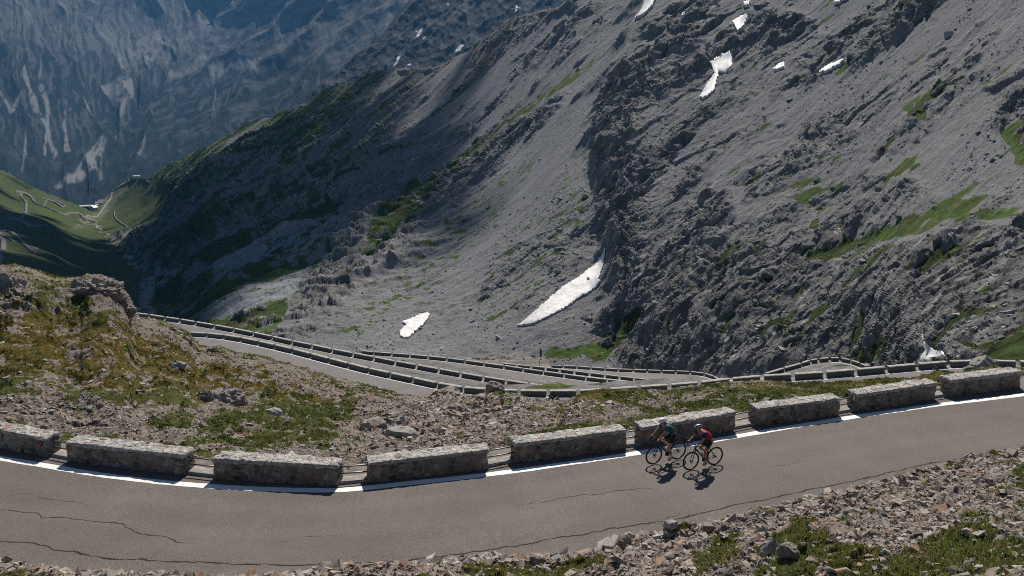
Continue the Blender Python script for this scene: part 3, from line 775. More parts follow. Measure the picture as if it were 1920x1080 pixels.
# ================================================================== DRY-STONE PARAPETS (each block a thing)
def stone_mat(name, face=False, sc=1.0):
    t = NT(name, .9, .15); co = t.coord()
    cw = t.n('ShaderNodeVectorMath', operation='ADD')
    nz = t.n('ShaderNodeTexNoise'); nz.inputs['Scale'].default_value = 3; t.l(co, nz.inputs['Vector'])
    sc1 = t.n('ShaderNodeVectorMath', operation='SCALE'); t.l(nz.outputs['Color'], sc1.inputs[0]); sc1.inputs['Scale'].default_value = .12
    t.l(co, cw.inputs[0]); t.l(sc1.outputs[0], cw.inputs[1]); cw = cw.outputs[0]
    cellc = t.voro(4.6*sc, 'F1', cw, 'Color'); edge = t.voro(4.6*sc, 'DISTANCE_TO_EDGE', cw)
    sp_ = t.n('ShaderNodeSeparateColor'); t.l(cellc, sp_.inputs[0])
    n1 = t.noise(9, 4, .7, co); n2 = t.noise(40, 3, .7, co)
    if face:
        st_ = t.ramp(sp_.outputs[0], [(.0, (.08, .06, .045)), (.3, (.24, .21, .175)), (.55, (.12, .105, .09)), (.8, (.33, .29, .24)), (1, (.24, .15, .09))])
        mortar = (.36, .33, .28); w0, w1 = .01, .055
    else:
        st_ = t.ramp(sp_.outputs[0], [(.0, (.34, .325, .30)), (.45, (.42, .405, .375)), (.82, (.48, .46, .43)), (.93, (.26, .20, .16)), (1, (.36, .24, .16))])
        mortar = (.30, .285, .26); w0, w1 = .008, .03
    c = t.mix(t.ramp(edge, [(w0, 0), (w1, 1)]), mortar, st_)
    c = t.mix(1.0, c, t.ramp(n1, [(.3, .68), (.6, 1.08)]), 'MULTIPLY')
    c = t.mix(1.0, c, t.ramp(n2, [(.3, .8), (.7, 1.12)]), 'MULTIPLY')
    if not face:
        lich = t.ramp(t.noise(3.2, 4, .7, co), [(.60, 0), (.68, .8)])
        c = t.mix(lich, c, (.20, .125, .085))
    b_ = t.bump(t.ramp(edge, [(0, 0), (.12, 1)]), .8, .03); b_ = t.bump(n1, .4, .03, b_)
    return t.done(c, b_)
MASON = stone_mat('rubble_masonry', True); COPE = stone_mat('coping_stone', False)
def simple_stone(name, c):
    t = NT(name, .9, .15); co = t.coord()
    n1 = t.noise(2.2, 4, .7, co)
    return t.done(t.mix(1.0, c, t.ramp(n1, [(.3, .6), (.68, 1.15)]), 'MULTIPLY'), t.bump(n1, .5, .08))
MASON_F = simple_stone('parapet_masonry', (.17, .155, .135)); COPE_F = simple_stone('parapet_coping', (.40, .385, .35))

def block_mesh(name, L, w, h0, h1, nx, ny, nz, amp, seed, taper=.0, roundk=.03, outline='body'):
    """a rough box  x:0..L  y:0(road face)..w  z:h0..h1 as one displaced closed skin"""
    V = []; F_ = []
    def face(o, a, b, na, nb):
        base = len(V)
        for i in range(na+1):
            for j in range(nb+1):
                V.append([o[k]+a[k]*i/na+b[k]*j/nb for k in range(3)])
        for i in range(na):
            for j in range(nb):
                q = base+i*(nb+1)+j; F_.append((q, q+nb+1, q+nb+2, q+1))
    dz = h1-h0
    face((0, 0, h0), (L, 0, 0), (0, 0, dz), nx, nz); face((0, w, h0), (0, 0, dz), (L, 0, 0), nz, nx)
    face((0, 0, h1), (L, 0, 0), (0, w, 0), nx, ny)
    face((0, 0, h0), (0, 0, dz), (0, w, 0), nz, ny); face((L, 0, h0), (0, w, 0), (0, 0, dz), ny, nz)
    face((0, 0, h0), (0, w, 0), (L, 0, 0), ny, nx)
    V = np.array(V, float)
    # weld
    key = np.round(V*2000).astype(np.int64); _, first, inv = np.unique(key, axis=0, return_index=True, return_inverse=True)
    V = V[first]; inv = inv.ravel(); F_ = inv[np.array(F_)]
    c = np.array([L/2, w/2, (h0+h1)/2]); hs = np.array([L/2, w/2, dz/2])
    q = (V-c)/hs
    # soften the corners
    r = roundk; inner = np.clip(V, [r, r, h0+r], [L-r, w-r, h1-r])
    d = V-inner; n = np.linalg.norm(d, axis=1); m = n > 1e-9
    nn = np.zeros_like(V); nn[m] = d[m]/n[m][:, None]
    V = inner+nn*r
    pp = V+seed*7.7
    disp = amp*(gnoise(pp/.28)*1.0+gnoise(pp/.11+5)*.5+.8*gnoise(pp/.9+3)+(1.1*cells(pp/.21) if nx > 30 else 0))
    V = V+nn*disp[:, None]
    if taper: V[:, 1] = w/2+(V[:, 1]-w/2)*(1-taper*(V[:, 2]-h0)/max(dz, .01)); V[:, 0] = L/2+(V[:, 0]-L/2)*(1-taper*.22*(V[:, 2]-h0)/max(dz, .01))
    return raw_mesh(name, V, F_, nx <= 30)

ORD = ['first', 'second', 'third', 'fourth', 'fifth', 'sixth', 'seventh', 'eighth', 'ninth', 'tenth', 'eleventh', 'twelfth', 'thirteenth', 'fourteenth',
       'fifteenth', 'sixteenth', 'seventeenth', 'eighteenth', 'nineteenth', 'twentieth', 'twenty-first', 'twenty-second', 'twenty-third', 'twenty-fourth', 'twenty-fifth',
       'twenty-sixth', 'twenty-seventh', 'twenty-eighth', 'twenty-ninth', 'thirtieth', 'thirty-first', 'thirty-second', 'thirty-third', 'thirty-fourth', 'thirty-fifth', 'thirty-sixth']
_proto = None
def far_wall(p, q, label, group, h=.80, gap=.30, k=0):
    global _proto
    p = np.array(p); q = np.array(q); d = q-p; Lh = math.hypot(d[0], d[1])
    L = Lh-2*gap
    if L < .6: return
    nrm = np.array([-d[1], d[0]])/Lh
    if nrm[1] < 0 and abs(nrm[1]) > .05: nrm = -nrm; p, q = p, q
    ang = math.atan2(d[1], d[0])
    # local frame: x along, y away from the road (left of x)
    a = p+d*(gap/Lh)
    if _proto is None:
        r = empty('stone_parapet')
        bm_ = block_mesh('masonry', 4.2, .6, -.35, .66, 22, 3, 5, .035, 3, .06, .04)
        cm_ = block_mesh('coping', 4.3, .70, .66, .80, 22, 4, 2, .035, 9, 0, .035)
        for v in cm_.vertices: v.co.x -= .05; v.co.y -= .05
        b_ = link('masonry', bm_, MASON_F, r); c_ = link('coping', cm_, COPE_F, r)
        _proto = (r, b_, c_)
        first = r
    else:
        r = _proto[0].copy(); COL.objects.link(r)
        for ch in _proto[1:]:
            c_ = ch.copy(); COL.objects.link(c_); c_.parent = r
    r.location = (a[0], a[1], a[2]); r.rotation_euler = (0, -math.atan2(d[2], Lh), ang)
    r.scale = (L/4.2, 1, h/.80)
    tag(r, label, 'parapet', group)
    return r
def row(W, name, group, first=0, count_from='left', skip=()):
    n = len(W)-1
    for i in range(n):
        if i in skip: continue
        k = i-first
        if k < 0 or k >= len(ORD): lab = 'end parapet block of %s, mostly hidden beyond its leftmost visible block' % name if k < 0 else 'parapet block past the right edge of %s' % name
        else: lab = '%s stone parapet block from the left in %s' % (ORD[k], name)
        far_wall(W[i], W[i+1], lab, group, k=i)
GRP = 'stone parapet blocks of the lower switchbacks'
row(WB, 'the nearest lower row', GRP)
row(WA, 'the second lower row', GRP, first=1)
row(WC, 'the third lower row', GRP)
row(WD, 'the short fourth row beyond it', GRP)
row(WE, 'the farthest outer row by the sign', GRP)
row(WH, 'the row curving round the right hairpin', GRP)
# ================================================================== NEAR ROAD
LINE = [(-260, 805), (-120, 835), (0, 858.7), (70, 870), (167, 886.7), (267, 900), (367, 909), (467, 916), (567, 919), (633, 918.5), (683, 915), (773, 905), (907, 890),
        (973, 881.7), (1140, 857.7), (1207, 846.5), (1350, 823), (1474, 801.5), (1591, 782.5), (1746.6, 760), (1917.6, 739.7), (2080, 719), (2250, 698)]
EDGE = [(-300, 1035), (-150, 1048), (0, 1057), (150, 1075), (300, 1082), (500, 1084), (640, 1064), (807, 1057), (907, 1044), (1040, 1043), (1107, 1035), (1157, 1014), (1273, 993), (1377, 973),
        (1474, 948), (1571, 925), (1649, 907), (1746, 884), (1844, 858), (1920, 843), (2060, 812), (2250, 770)]
def world_line(pts, n=400):
    Pl = P_z(np.array(pts, float)[:, 0], np.array(pts, float)[:, 1], 0.0)
    seg = np.r_[0, np.cumsum(np.linalg.norm(np.diff(Pl, axis=0), axis=1))]
    s_ = np.linspace(0, seg[-1], n)
    Q_ = np.stack([np.interp(s_, seg, Pl[:, k]) for k in range(3)], -1)
    for _ in range(20):
        Q_[1:-1] = .25*Q_[:-2]+.5*Q_[1:-1]+.25*Q_[2:]
    return Q_
LW = world_line(LINE); LN, LT = near_side(LW)
# road sheet: from behind the parapets to under the bank, a touch of camber
offs = np.linspace(-1.9, 8.2, 44)
RV = strip(LW, LN, offs)
RV[..., 2] += -.012*np.maximum(0, np.abs(offs-2.5)-1)[None, :]+.012*fbm(RV/2.5, 2)
me = raw_mesh('mountain_road', RV.reshape(-1, 3), grid_faces(*RV.shape[:2]))
_of = np.broadcast_to(offs[None], RV.shape[:2])+.15*fbm(RV/6, 2)
_trk = np.exp(-((_of-1.25)/.32)**2)+np.exp(-((_of-2.7)/.32)**2)+np.exp(-((_of-3.7)/.3)**2)*.8+np.exp(-((_of-4.9)/.3)**2)*.8
add_mask(me, 'mask', np.stack([_trk*.9, np.clip(sstep(4.9, 6.2, _of)*.8+sstep(-.5, -1.1, _of)*.6, 0, 1), 0*_trk], -1))
tag(link('mountain_road', me, ASPH), kind='structure')
def road_z(P_):
    d = np.hypot(LW[None, :, 0]-P_[:, None, 0], LW[None, :, 1]-P_[:, None, 1]); k = d.argmin(1)
    off = ((P_-LW[k])*LN[k])[:, :2].sum(1)
    Q_ = P_.copy(); Q_[:, 2] = 0
    return -.012*np.maximum(0, np.abs(off-2.5)-1)+.012*fbm(Q_/2.5, 2), off
def on_road(P_, lift):
    P_ = P_.copy(); z, _ = road_z(P_); P_[:, 2] = z+lift; return P_
# edge line
A_ = on_road(LW+LN*(-.15), .006); B_ = on_road(LW+LN*.15, .006)
wob = .012*gnoise(LW/.4)[:, None]
V = np.stack([A_-LN*wob, B_+LN*wob*1.3], 1)
tag(link('edge_line', raw_mesh('edge_line', V.reshape(-1, 3), grid_faces(len(LW), 2)), PAINT), kind='structure')
# cracks
CRK = [([(-160, 990), (0, 1013), (83, 1023), (167, 1042), (257, 1050), (333, 1051.7), (517, 1060), (633, 1058), (723, 1053), (807, 1045), (940, 1026.7), (1107, 998), (1273, 971.7),
        (1369, 948.5), (1474, 928), (1513, 918.6), (1610, 899), (1727, 872), (1917, 841), (2100, 800)], .030),
       ([(-60, 950), (0, 956.7), (67, 961.7), (80, 970.7), (127, 970.7), (167, 976.7), (230, 982.7), (253, 998), (310, 1006.7), (333, 1016.7), (370, 1020.7)], .018),
       ([(30, 925), (53, 928), (100, 936.7), (140, 941.7), (167, 948)], .009), ([(262, 1048), (285, 1043), (297, 1030)], .010),
       ([(967, 946), (1020, 941.7), (1057, 931.7), (1107, 928), (1157, 920), (1240, 915)], .013),
       ([(515, 1020), (567, 1006.7), (650, 1003)], .007), ([(1441, 876), (1475, 872), (1513, 864)], .009), ([(1790, 808), (1830, 804)], .009),
       ([(1235, 974), (1255, 969), (1273, 967)], .012), ([(1550, 808), (1580, 805)], .008)]
CRM = flat('dark_crack', (.02, .019, .018), .95, var=.4)  # near-black colour of the crack ribbons, varied by noise
for k, (pl, wd) in enumerate(CRK):
    W_ = P_z(np.array(pl, float)[:, 0], np.array(pl, float)[:, 1], 0.0)
    seg = np.r_[0, np.cumsum(np.linalg.norm(np.diff(W_, axis=0), axis=1))]
    s_ = np.arange(0, seg[-1], .035)
    C_ = np.stack([np.interp(s_, seg, W_[:, j]) for j in range(3)], -1)
    T_ = np.gradient(C_, axis=0); T_ /= np.linalg.norm(T_, axis=1)[:, None]; N_ = np.stack([-T_[:, 1], T_[:, 0], 0*T_[:, 0]], -1)
    ss = np.stack([s_, 0*s_+k*9, 0*s_], -1)
    C_ = C_+N_*(.10*gnoise(ss/.9)+.05*gnoise(ss/.3+4)+.028*gnoise(ss/.09+8))[:, None]
    hw = wd*.95*(.75+.9*gnoise(ss/.5+20)+.3*gnoise(ss/.07+3))*np.clip(np.minimum(s_, seg[-1]-s_)/.8, .1, 1)
    hw = np.clip(hw, .002, None)[:, None]
    V = np.stack([on_road(C_-N_*hw, .0045), on_road(C_+N_*hw, .0045)], 1)
    tag(link('road_crack', raw_mesh('road_crack', V.reshape(-1, 3), grid_faces(len(C_), 2)), CRM), kind='structure')

# ================================================================== NEAR PARAPETS
NEARW = [((-330, 786), (-190, 808)), ((-160, 812), (-2, 845)) , ((-150+0, 0), (0, 0))]
WALLS = [((-175, 803), (92, 857), 'stone parapet block cut by the left edge of the picture, red reflector on its end'),
         ((123, 864), (350, 890), 'long stone parapet block with rusty stains, second from the left along the near road'),
         ((397, 897), (637, 911.7), 'level stone parapet block in the near row where the white line bends lowest'),
         ((688, 905.7), (920, 878), 'stone parapet block below the flat pale boulder, third left of the cyclists'),
         ((963, 868), (1177, 840), 'stone parapet block with brown stones on top, just left of the cyclists'),
         ((1196, 838), (1385, 805), 'stone parapet block right behind the two cyclists'),
         ((1412, 799), (1580, 776.6), 'rough topped stone parapet block first to the right of the cyclists'),
         ((1600, 772), (1760, 746.5), 'stone parapet block with a white reflector on its left end'),
         ((1774, 744), (1918, 724.5), 'stone parapet block at the right edge of the picture, last one shown')]
t = NT('galvanised_steel', .45, .5); t.b.inputs['Metallic'].default_value = .6
STEEL = t.done(t.mix(t.ramp(t.noise(14, 3), [(.35, 0), (.7, .5)]), (.20, .205, .21), (.12, .11, .10)))
REDP = flat('red_reflector', (.55, .03, .02), .4); WHITEP = flat('white_reflector', (.8, .8, .8), .4)
ends = []
def tube(name, pts, r, mat, parent=None, seg=8, closed=False):
    """round tube through points"""
    pts = [Vector(p) for p in pts]; n = len(pts); V = []; F_ = []
    up = Vector((0, 0, 1)); prev = None
    rr = r if hasattr(r, '__len__') else [r]*n
    for i, p in enumerate(pts):
        if closed: tg = (pts[(i+1) % n]-pts[i-1]).normalized()
        else: tg = (pts[min(i+1, n-1)]-pts[max(i-1, 0)]).normalized()
        if prev is None:
            a = tg.orthogonal().normalized()
        else:
            a = (prev-tg*prev.dot(tg)).normalized()
        prev = a; b = tg.cross(a)
        for k in range(seg):
            th = 2*math.pi*k/seg
            V.append(p+a*(rr[i]*math.cos(th))+b*(rr[i]*math.sin(th)))
    m = n if closed else n-1
    for i in range(m):
        j = (i+1) % n
        for k in range(seg):
            F_.append((i*seg+k, i*seg+(k+1) % seg, j*seg+(k+1) % seg, j*seg+k))
    me_ = bpy.data.meshes.new(name)
    if not closed:
        F_.append(tuple(reversed(range(seg)))); F_.append(tuple(range((n-1)*seg, n*seg)))
    me_.from_pydata([tuple(v) for v in V], [], F_); me_.update()
    for p_ in me_.polygons: p_.use_smooth = True
    return link(name, me_, mat, parent) if mat is not None else me_
for k, (a, b, lab) in enumerate(WALLS):
    pa = P_z(*a, 0.0); pb = P_z(*b, 0.0); d = pb-pa; L = math.hypot(d[0], d[1]); tr_ = .05+.10*(k > 4)
    pa = pa+d/L*tr_; pb = pb-d/L*tr_; d = pb-pa; L = math.hypot(d[0], d[1])
    ang = math.atan2(d[1], d[0])
    r = empty('stone_parapet', (pa[0], pa[1], 0), ang)
    tag(r, lab, 'parapet', 'stone parapets along the near road')
    if k in (1, 2): pass
    nx = int(L/.075)
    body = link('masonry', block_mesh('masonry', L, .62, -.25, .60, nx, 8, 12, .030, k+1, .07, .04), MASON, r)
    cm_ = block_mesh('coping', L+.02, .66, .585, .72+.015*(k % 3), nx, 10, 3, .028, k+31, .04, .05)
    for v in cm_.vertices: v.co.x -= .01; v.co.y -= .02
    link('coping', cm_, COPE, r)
    # loose stones set on the top make the silhouette uneven
    if k == 0: 
        o = link('reflector', block_mesh('reflector', .10, .012, .42, .56, 2, 1, 2, 0, 1, 0, .004), REDP, r); o.location = (L-.30, -.03, 0)
    if k == 7:
        o = link('reflector', block_mesh('reflector', .012, .09, .46, .60, 1, 2, 2, 0, 1, 0, .004), WHITEP, r); o.location = (-.035, .12, 0)
    ends.append((pa, pb, d/L))
RAILLAB = ['leftmost pair of steel rails, bridging the gap beside the red reflector', 'pair of steel rails in the gap left of the level parapet block', 'pair of steel rails in the gap at the lowest bend of the white line',
           'pair of steel rails in the gap with the dark object on the ground', 'pair of steel rails in the gap just left of the cyclists', 'pair of steel rails in the gap just right of the cyclists',
           'pair of steel rails in the gap beside the white reflector', 'rightmost pair of steel rails between the last two parapet blocks']
for k in range(len(ends)-1):
    p = ends[k][1]-ends[k][2]*.25; q = ends[k+1][0]+ends[k+1][2]*.25
    n_ = np.array([-(q-p)[1], (q-p)[0], 0]); n_ /= np.linalg.norm(n_)
    m = (p+q)/2+n_*.30
    r = empty('guard_rail', (m[0], m[1], 0)); tag(r, RAILLAB[k], 'guard rail', 'rails between the near parapets')
    for h in (.50, .26):
        o = tube('rail', [Vector(p+n_*.30)-Vector(m)+Vector((0, 0, h)), Vector((0, 0, h)), Vector(q+n_*.30)-Vector(m)+Vector((0, 0, h))], .028, STEEL, r)
    # pale concrete sill under the rails
    dd = (q-p); Lg = np.linalg.norm(dd); 
CONC = simple_stone('pale_concrete', (.30, .28, .25))
for k in range(len(ends)-1):
    p = ends[k][1]-ends[k][2]*.1; q = ends[k+1][0]+ends[k+1][2]*.1; dd = q-p; Lg = math.hypot(dd[0], dd[1])
    me_ = block_mesh('sill', Lg, .46, -.2, .05, 8, 4, 2, .008, k+60, 0, .015)
    o = link('concrete_sill', me_, CONC); o.location = (p[0], p[1], 0); o.rotation_euler = (0, 0, math.atan2(dd[1], dd[0]))
    o.location.x += -dd[1]/Lg*.10; o.location.y += dd[0]/Lg*.10
    tag(o, kind='structure')
# dark glove lying in the fourth gap
gp = P_z(936, 871, .0)

# ================================================================== GROUND BEYOND THE ROAD (to the brow) AND BANK ON THE NEAR SIDE
CREST = [(-260, 485), (-100, 492), (0, 499), (30, 496), (60, 505), (110, 520), (150, 521), (165, 516), (190, 515), (215, 522), (240, 548), (262, 592), (286, 596), (312, 601), (338, 611), (354, 620),
         (364, 633), (372, 643), (395, 647), (416, 645), (427, 651), (440, 658), (494, 663), (520, 675), (541, 680), (554, 688), (583, 695), (611, 703), (645, 714), (687, 724), (735, 737), (760, 743), (790, 747), (806, 744.5),
         (827, 738), (853, 739), (863, 746), (884, 747), (905, 742), (920, 731), (939, 730), (946, 738), (975, 743), (1000, 752), (1025, 754), (1058, 752), (1090, 741), (1118, 732.5), (1146, 732), (1198, 730),
         (1247, 733), (1263, 730), (1320, 724), (1375, 717), (1427, 713.5), (1450, 716), (1500, 720), (1562, 719), (1590, 716.5), (1644, 710), (1684, 711), (1725, 708), (1752, 704), (1800, 698), (1817, 695),
         (1833, 689), (1860, 685), (1877, 690), (1901, 692), (1920, 690), (2060, 688), (2250, 686)]
YC = [(-260, 48), (0, 56), (200, 58), (280, 62), (350, 63), (450, 66), (600, 60), (760, 52), (900, 46), (1000, 43), (1150, 45), (1300, 48), (1500, 50), (1750, 56), (2250, 62)]
wl_px = np.array([w_[0] for w_ in WALLS]+[WALLS[-1][1]], float)
wl_px = np.vstack([[(-420, 752)], wl_px, [(2250, 678)]])
NCg, NRg = 1500, 330
ug = np.linspace(-280, 2200, NCg)
vw = np.interp(ug, wl_px[:, 0], wl_px[:, 1])
Pw = P_z(ug, vw, 0.0); hd = Pw[:, :2]/np.linalg.norm(Pw[:, :2], axis=1)[:, None]
Ps = Pw.copy(); Ps[:, :2] += hd*.50
Ps[:, 2] = -.12
us, vs, _d = pix(Ps)
vc = itp(ug, CREST); yc = itp(ug, YC)
vc = vc+1.6*gnoise(np.stack([ug/7, 0*ug, 0*ug], -1))
# column points at (u, v(t), y(t))
tt = np.linspace(0, 1, NRg)[:, None]**1.0
Vg = vs[None]*(1-tt)+vc[None]*tt
Yg = 1/((1-tt)/Ps[None, :, 1]+tt/yc[None])
Ug = us[None]*(1-tt)+ug[None]*tt
PG = P_y(Ug, Vg, Yg)
NB2 = 46
kb = np.arange(1, NB2+1)[:, None]
top = PG[-1]
slope_c = (H-top[:, 2])/top[:, 1]
adv = .35*kb+.012*kb**2*1.2
yb = top[None, :, 1]+adv*1.35
zb = top[None, :, 2]-(slope_c[None]*.5+.45*np.clip(kb/8, .2, 1.3))*adv*1.35
xb = top[None, :, 0]*(yb/top[None, :, 1])
PG = np.concatenate([PG, np.stack([xb, yb, zb], -1)], 0)
Ug = np.vstack([Ug, np.repeat(Ug[-1:], NB2, 0)]); Vg = np.vstack([Vg, np.repeat(Vg[-1:], NB2, 0)])
rowt = np.vstack([np.repeat(tt, NCg, 1), np.repeat(1+kb*.02, NCg, 1)])
near = sstep(0, .06, rowt)
wu2 = Ug+16*fbm(PG/2.2, 4); wv2 = Vg+7*fbm(PG/1.7+9, 4)
# what covers it
GRAV = [[(-280, 760), (-280, 830), (0, 800), (100, 815), (330, 830), (380, 800), (330, 780), (250, 752), (80, 745)],
        [(360, 850), (640, 870), (640, 835), (500, 840), (400, 838)],
        [(640, 870), (640, 800), (680, 770), (760, 745), (860, 735), (980, 745), (1090, 745), (1200, 770), (1180, 800), (1060, 795), (1000, 830), (900, 850)],
        [(430, 655), (520, 675), (620, 705), (760, 745), (740, 775), (640, 750), (520, 725), (430, 700), (360, 690)],
        [(130, 500), (240, 500), (300, 600), (370, 650), (420, 700), (330, 660), (200, 600), (130, 560)],
        [(-280, 500), (60, 500), (80, 560), (40, 600), (-280, 600)], [(380, 730), (480, 745), (470, 790), (400, 770)],
        [(1180, 755), (1330, 740), (1420, 745), (1330, 765), (1220, 775)], [(1800, 690), (1880, 680), (1880, 700), (1810, 702)]]
grav = np.zeros_like(Ug)
for pg in GRAV: grav = np.maximum(grav, polymask(wu2, wv2, pg, 9))
gn = fbm(PG/1.6+3, 5, .6); gn2 = fbm(PG/.5+13, 4, .6)
GREEN = [[(250, 800), (420, 770), (560, 740), (680, 760), (660, 800), (640, 835), (480, 835), (380, 845), (300, 835)],
         [(1060, 800), (1180, 795), (1200, 815), (1000, 850), (960, 840)], [(1050, 760), (1200, 745), (1400, 745), (1420, 770), (1300, 790), (1150, 770)],
         [(1020, 745), (1100, 735), (1500, 722), (1900, 692), (1900, 720), (1600, 745), (1400, 765), (1200, 760)], [(560, 690), (660, 710), (760, 745), (700, 760), (600, 730)],
         [(1800, 700), (1900, 700), (1760, 740), (1740, 730)]]
green = np.zeros_like(Ug)
for pg in GREEN: green = np.maximum(green, polymask(wu2, wv2, pg, 12))
ORG = [[(-280, 590), (40, 590), (300, 640), (560, 700), (640, 745), (500, 750), (300, 730), (100, 700), (-280, 720)], [(1050, 745), (1130, 733), (1160, 745), (1100, 752)],
       [(1400, 722), (1640, 715), (1760, 704), (1760, 712), (1500, 728)]]
org = np.zeros_like(Ug)
for pg in ORG: org = np.maximum(org, polymask(wu2, wv2, pg, 22))
gmask = np.clip(.70+1.1*gn+.32*green-.80*grav+.2*org, 0, 1)
gmask = sstep(.30, .66, gmask+.6*gn2+.35*fbm(PG/.9+44, 3))
gmask *= sstep(.0, .03, rowt)
steep = polymask(Ug, Vg, [(-280, 480), (240, 500), (380, 640), (600, 700), (400, 700), (200, 610), (0, 600), (-280, 600)], 25)
dispg = near*(.42*fbm(PG/4.5, 3)+.22*fbm(PG/2.0+31, 2)+.14*gn+.10*(1-gmask)*ridged(PG/.9+5, 3)*1.0+.05*gn2)
dispg += steep*(.55*ridged(PG/5.5+7, 4, .55)+.40*ridged(PG/1.8+2, 3)-.1)*sstep(1.02, .9, rowt)*near
dispg = dispg*(1-.75*sstep(.75, 1.0, rowt))-.25*sstep(.6, 1, rowt)*polymask(Ug, Vg, [(215, 400), (520, 400), (520, 720), (215, 720)], 40)
PG[..., 2] += dispg*np.clip((1.25-rowt)/.3, .15, 1)
me = raw_mesh('hillside_ground', PG.reshape(-1, 3), grid_faces(*Ug.shape))
add_mask(me, 'mask', np.stack([gmask, np.clip(org*(.6+.6*gn2), 0, 1), steep], -1))
t = NT('alpine_ground', .95, .1); co = t.coord(); at = t.attr()
na = t.noise(1.1, 5, .7, co); nb = t.noise(7, 4, .75, co); nc = t.noise(26, 3, .7, co)
vc_ = t.voro(9, 'F1', co, 'Color'); sp3 = t.n('ShaderNodeSeparateColor'); t.l(vc_, sp3.inputs[0])
peb = t.ramp(sp3.outputs[0], [(0, (.11, .085, .068)), (.35, (.20, .165, .14)), (.6, (.27, .24, .215)), (.85, (.33, .31, .285)), (1, (.26, .17, .12))])
soil = t.ramp(nb, [(.3, (.070, .052, .038)), (.6, (.16, .128, .103)), (.8, (.24, .205, .172))])
grav_c = t.mix(.6, soil, peb)
rockc = t.ramp(nb, [(.3, (.07, .056, .045)), (.5, (.15, .13, .11)), (.7, (.26, .24, .215))])
grav_c = t.mix(t.math('MULTIPLY', at[2], .6), grav_c, rockc)
grs = t.ramp(nb, [(.28, (.022, .026, .008)), (.5, (.050, .060, .015)), (.7, (.085, .092, .026)), (.85, (.14, .125, .05))])
grs = t.mix(t.ramp(na, [(.4, 0), (.7, .7)]), grs, (.10, .095, .03))
oc = t.ramp(nb, [(.3, (.06, .038, .010)), (.55, (.15, .095, .018)), (.75, (.21, .17, .035))])
grs = t.mix(t.math('MULTIPLY', at[1], t.ramp(na, [(.35, .35), (.6, 1)])), grs, oc)
gm = t.ramp(t.math('ADD', at[0], t.math('MULTIPLY', t.math('SUBTRACT', nb, .5), .9)), [(.40, 0), (.55, 1)])
c = t.mix(gm, grav_c, grs)
GROUND = t.done(c, t.bump(nc, .5, .04, t.bump(nb, .7, .12)))
tag(link('hillside_ground', me, GROUND), kind='structure')

# bank on the camera side
nr2, nc2 = 300, 1100
ub = np.linspace(-300, 2230, nc2); ve = itp(ub, EDGE)+2.0*gnoise(np.stack([ub/14, 0*ub, 0*ub], -1))
Pe = P_z(ub, ve, 0.0)
f_ = np.linspace(0, 1, nr2)[:, None]**1.25
fac = 1-.78*f_
BK = np.stack([Pe[None, :, 0]*fac, Pe[None, :, 1]*fac, 0*fac*Pe[None, :, 0]], -1)
dist = np.linalg.norm(Pe[:, :2], axis=1)[None]*(1-fac)
rise = .27*dist+.10*sstep(0, .35, dist)-.10
BK[..., 2] = rise
ubk, vbk, _ = pix(BK)
bn = fbm(BK/1.2+4, 5, .6); bn2 = fbm(BK/.35+6, 4, .6)
BK[..., 2] += sstep(0, .5, dist)*(.16*bn+.10*ridged(BK/.7, 3)+.04*bn2+.22*fbm(BK/3.5, 2))+.03*bn2
bg_ = np.zeros_like(dist)
for pg in [[(880, 1085), (860, 1062), (1010, 1050), (1120, 1062), (1040, 1085)], [(1440, 1010), (1500, 990), (1580, 1040), (1500, 1100), (1400, 1100), (1420, 1040)],
           [(1560, 1040), (1700, 1035), (1760, 1000), (1920, 1000), (2200, 1000), (2200, 1100), (1620, 1100), (1560, 1080)], [(1790, 960), (1830, 965), (1850, 990), (1800, 985)],
           [(1300, 1040), (1380, 1020), (1380, 1060), (1300, 1085)], [(1900, 880), (1960, 880), (1960, 940), (1900, 930)]]:
    bg_ = np.maximum(bg_, polymask(ubk+10*bn, vbk+9*bn, pg, 9))
bmask = sstep(.42, .62, .15+.75*bg_+.5*bn+.22*bn2)
me = raw_mesh('roadside_bank', BK.reshape(-1, 3), grid_faces(nr2, nc2))
add_mask(me, 'mask', np.stack([bmask, .4*(bn > .1), 0*bmask], -1))
tag(link('roadside_bank', me, GROUND), kind='structure')

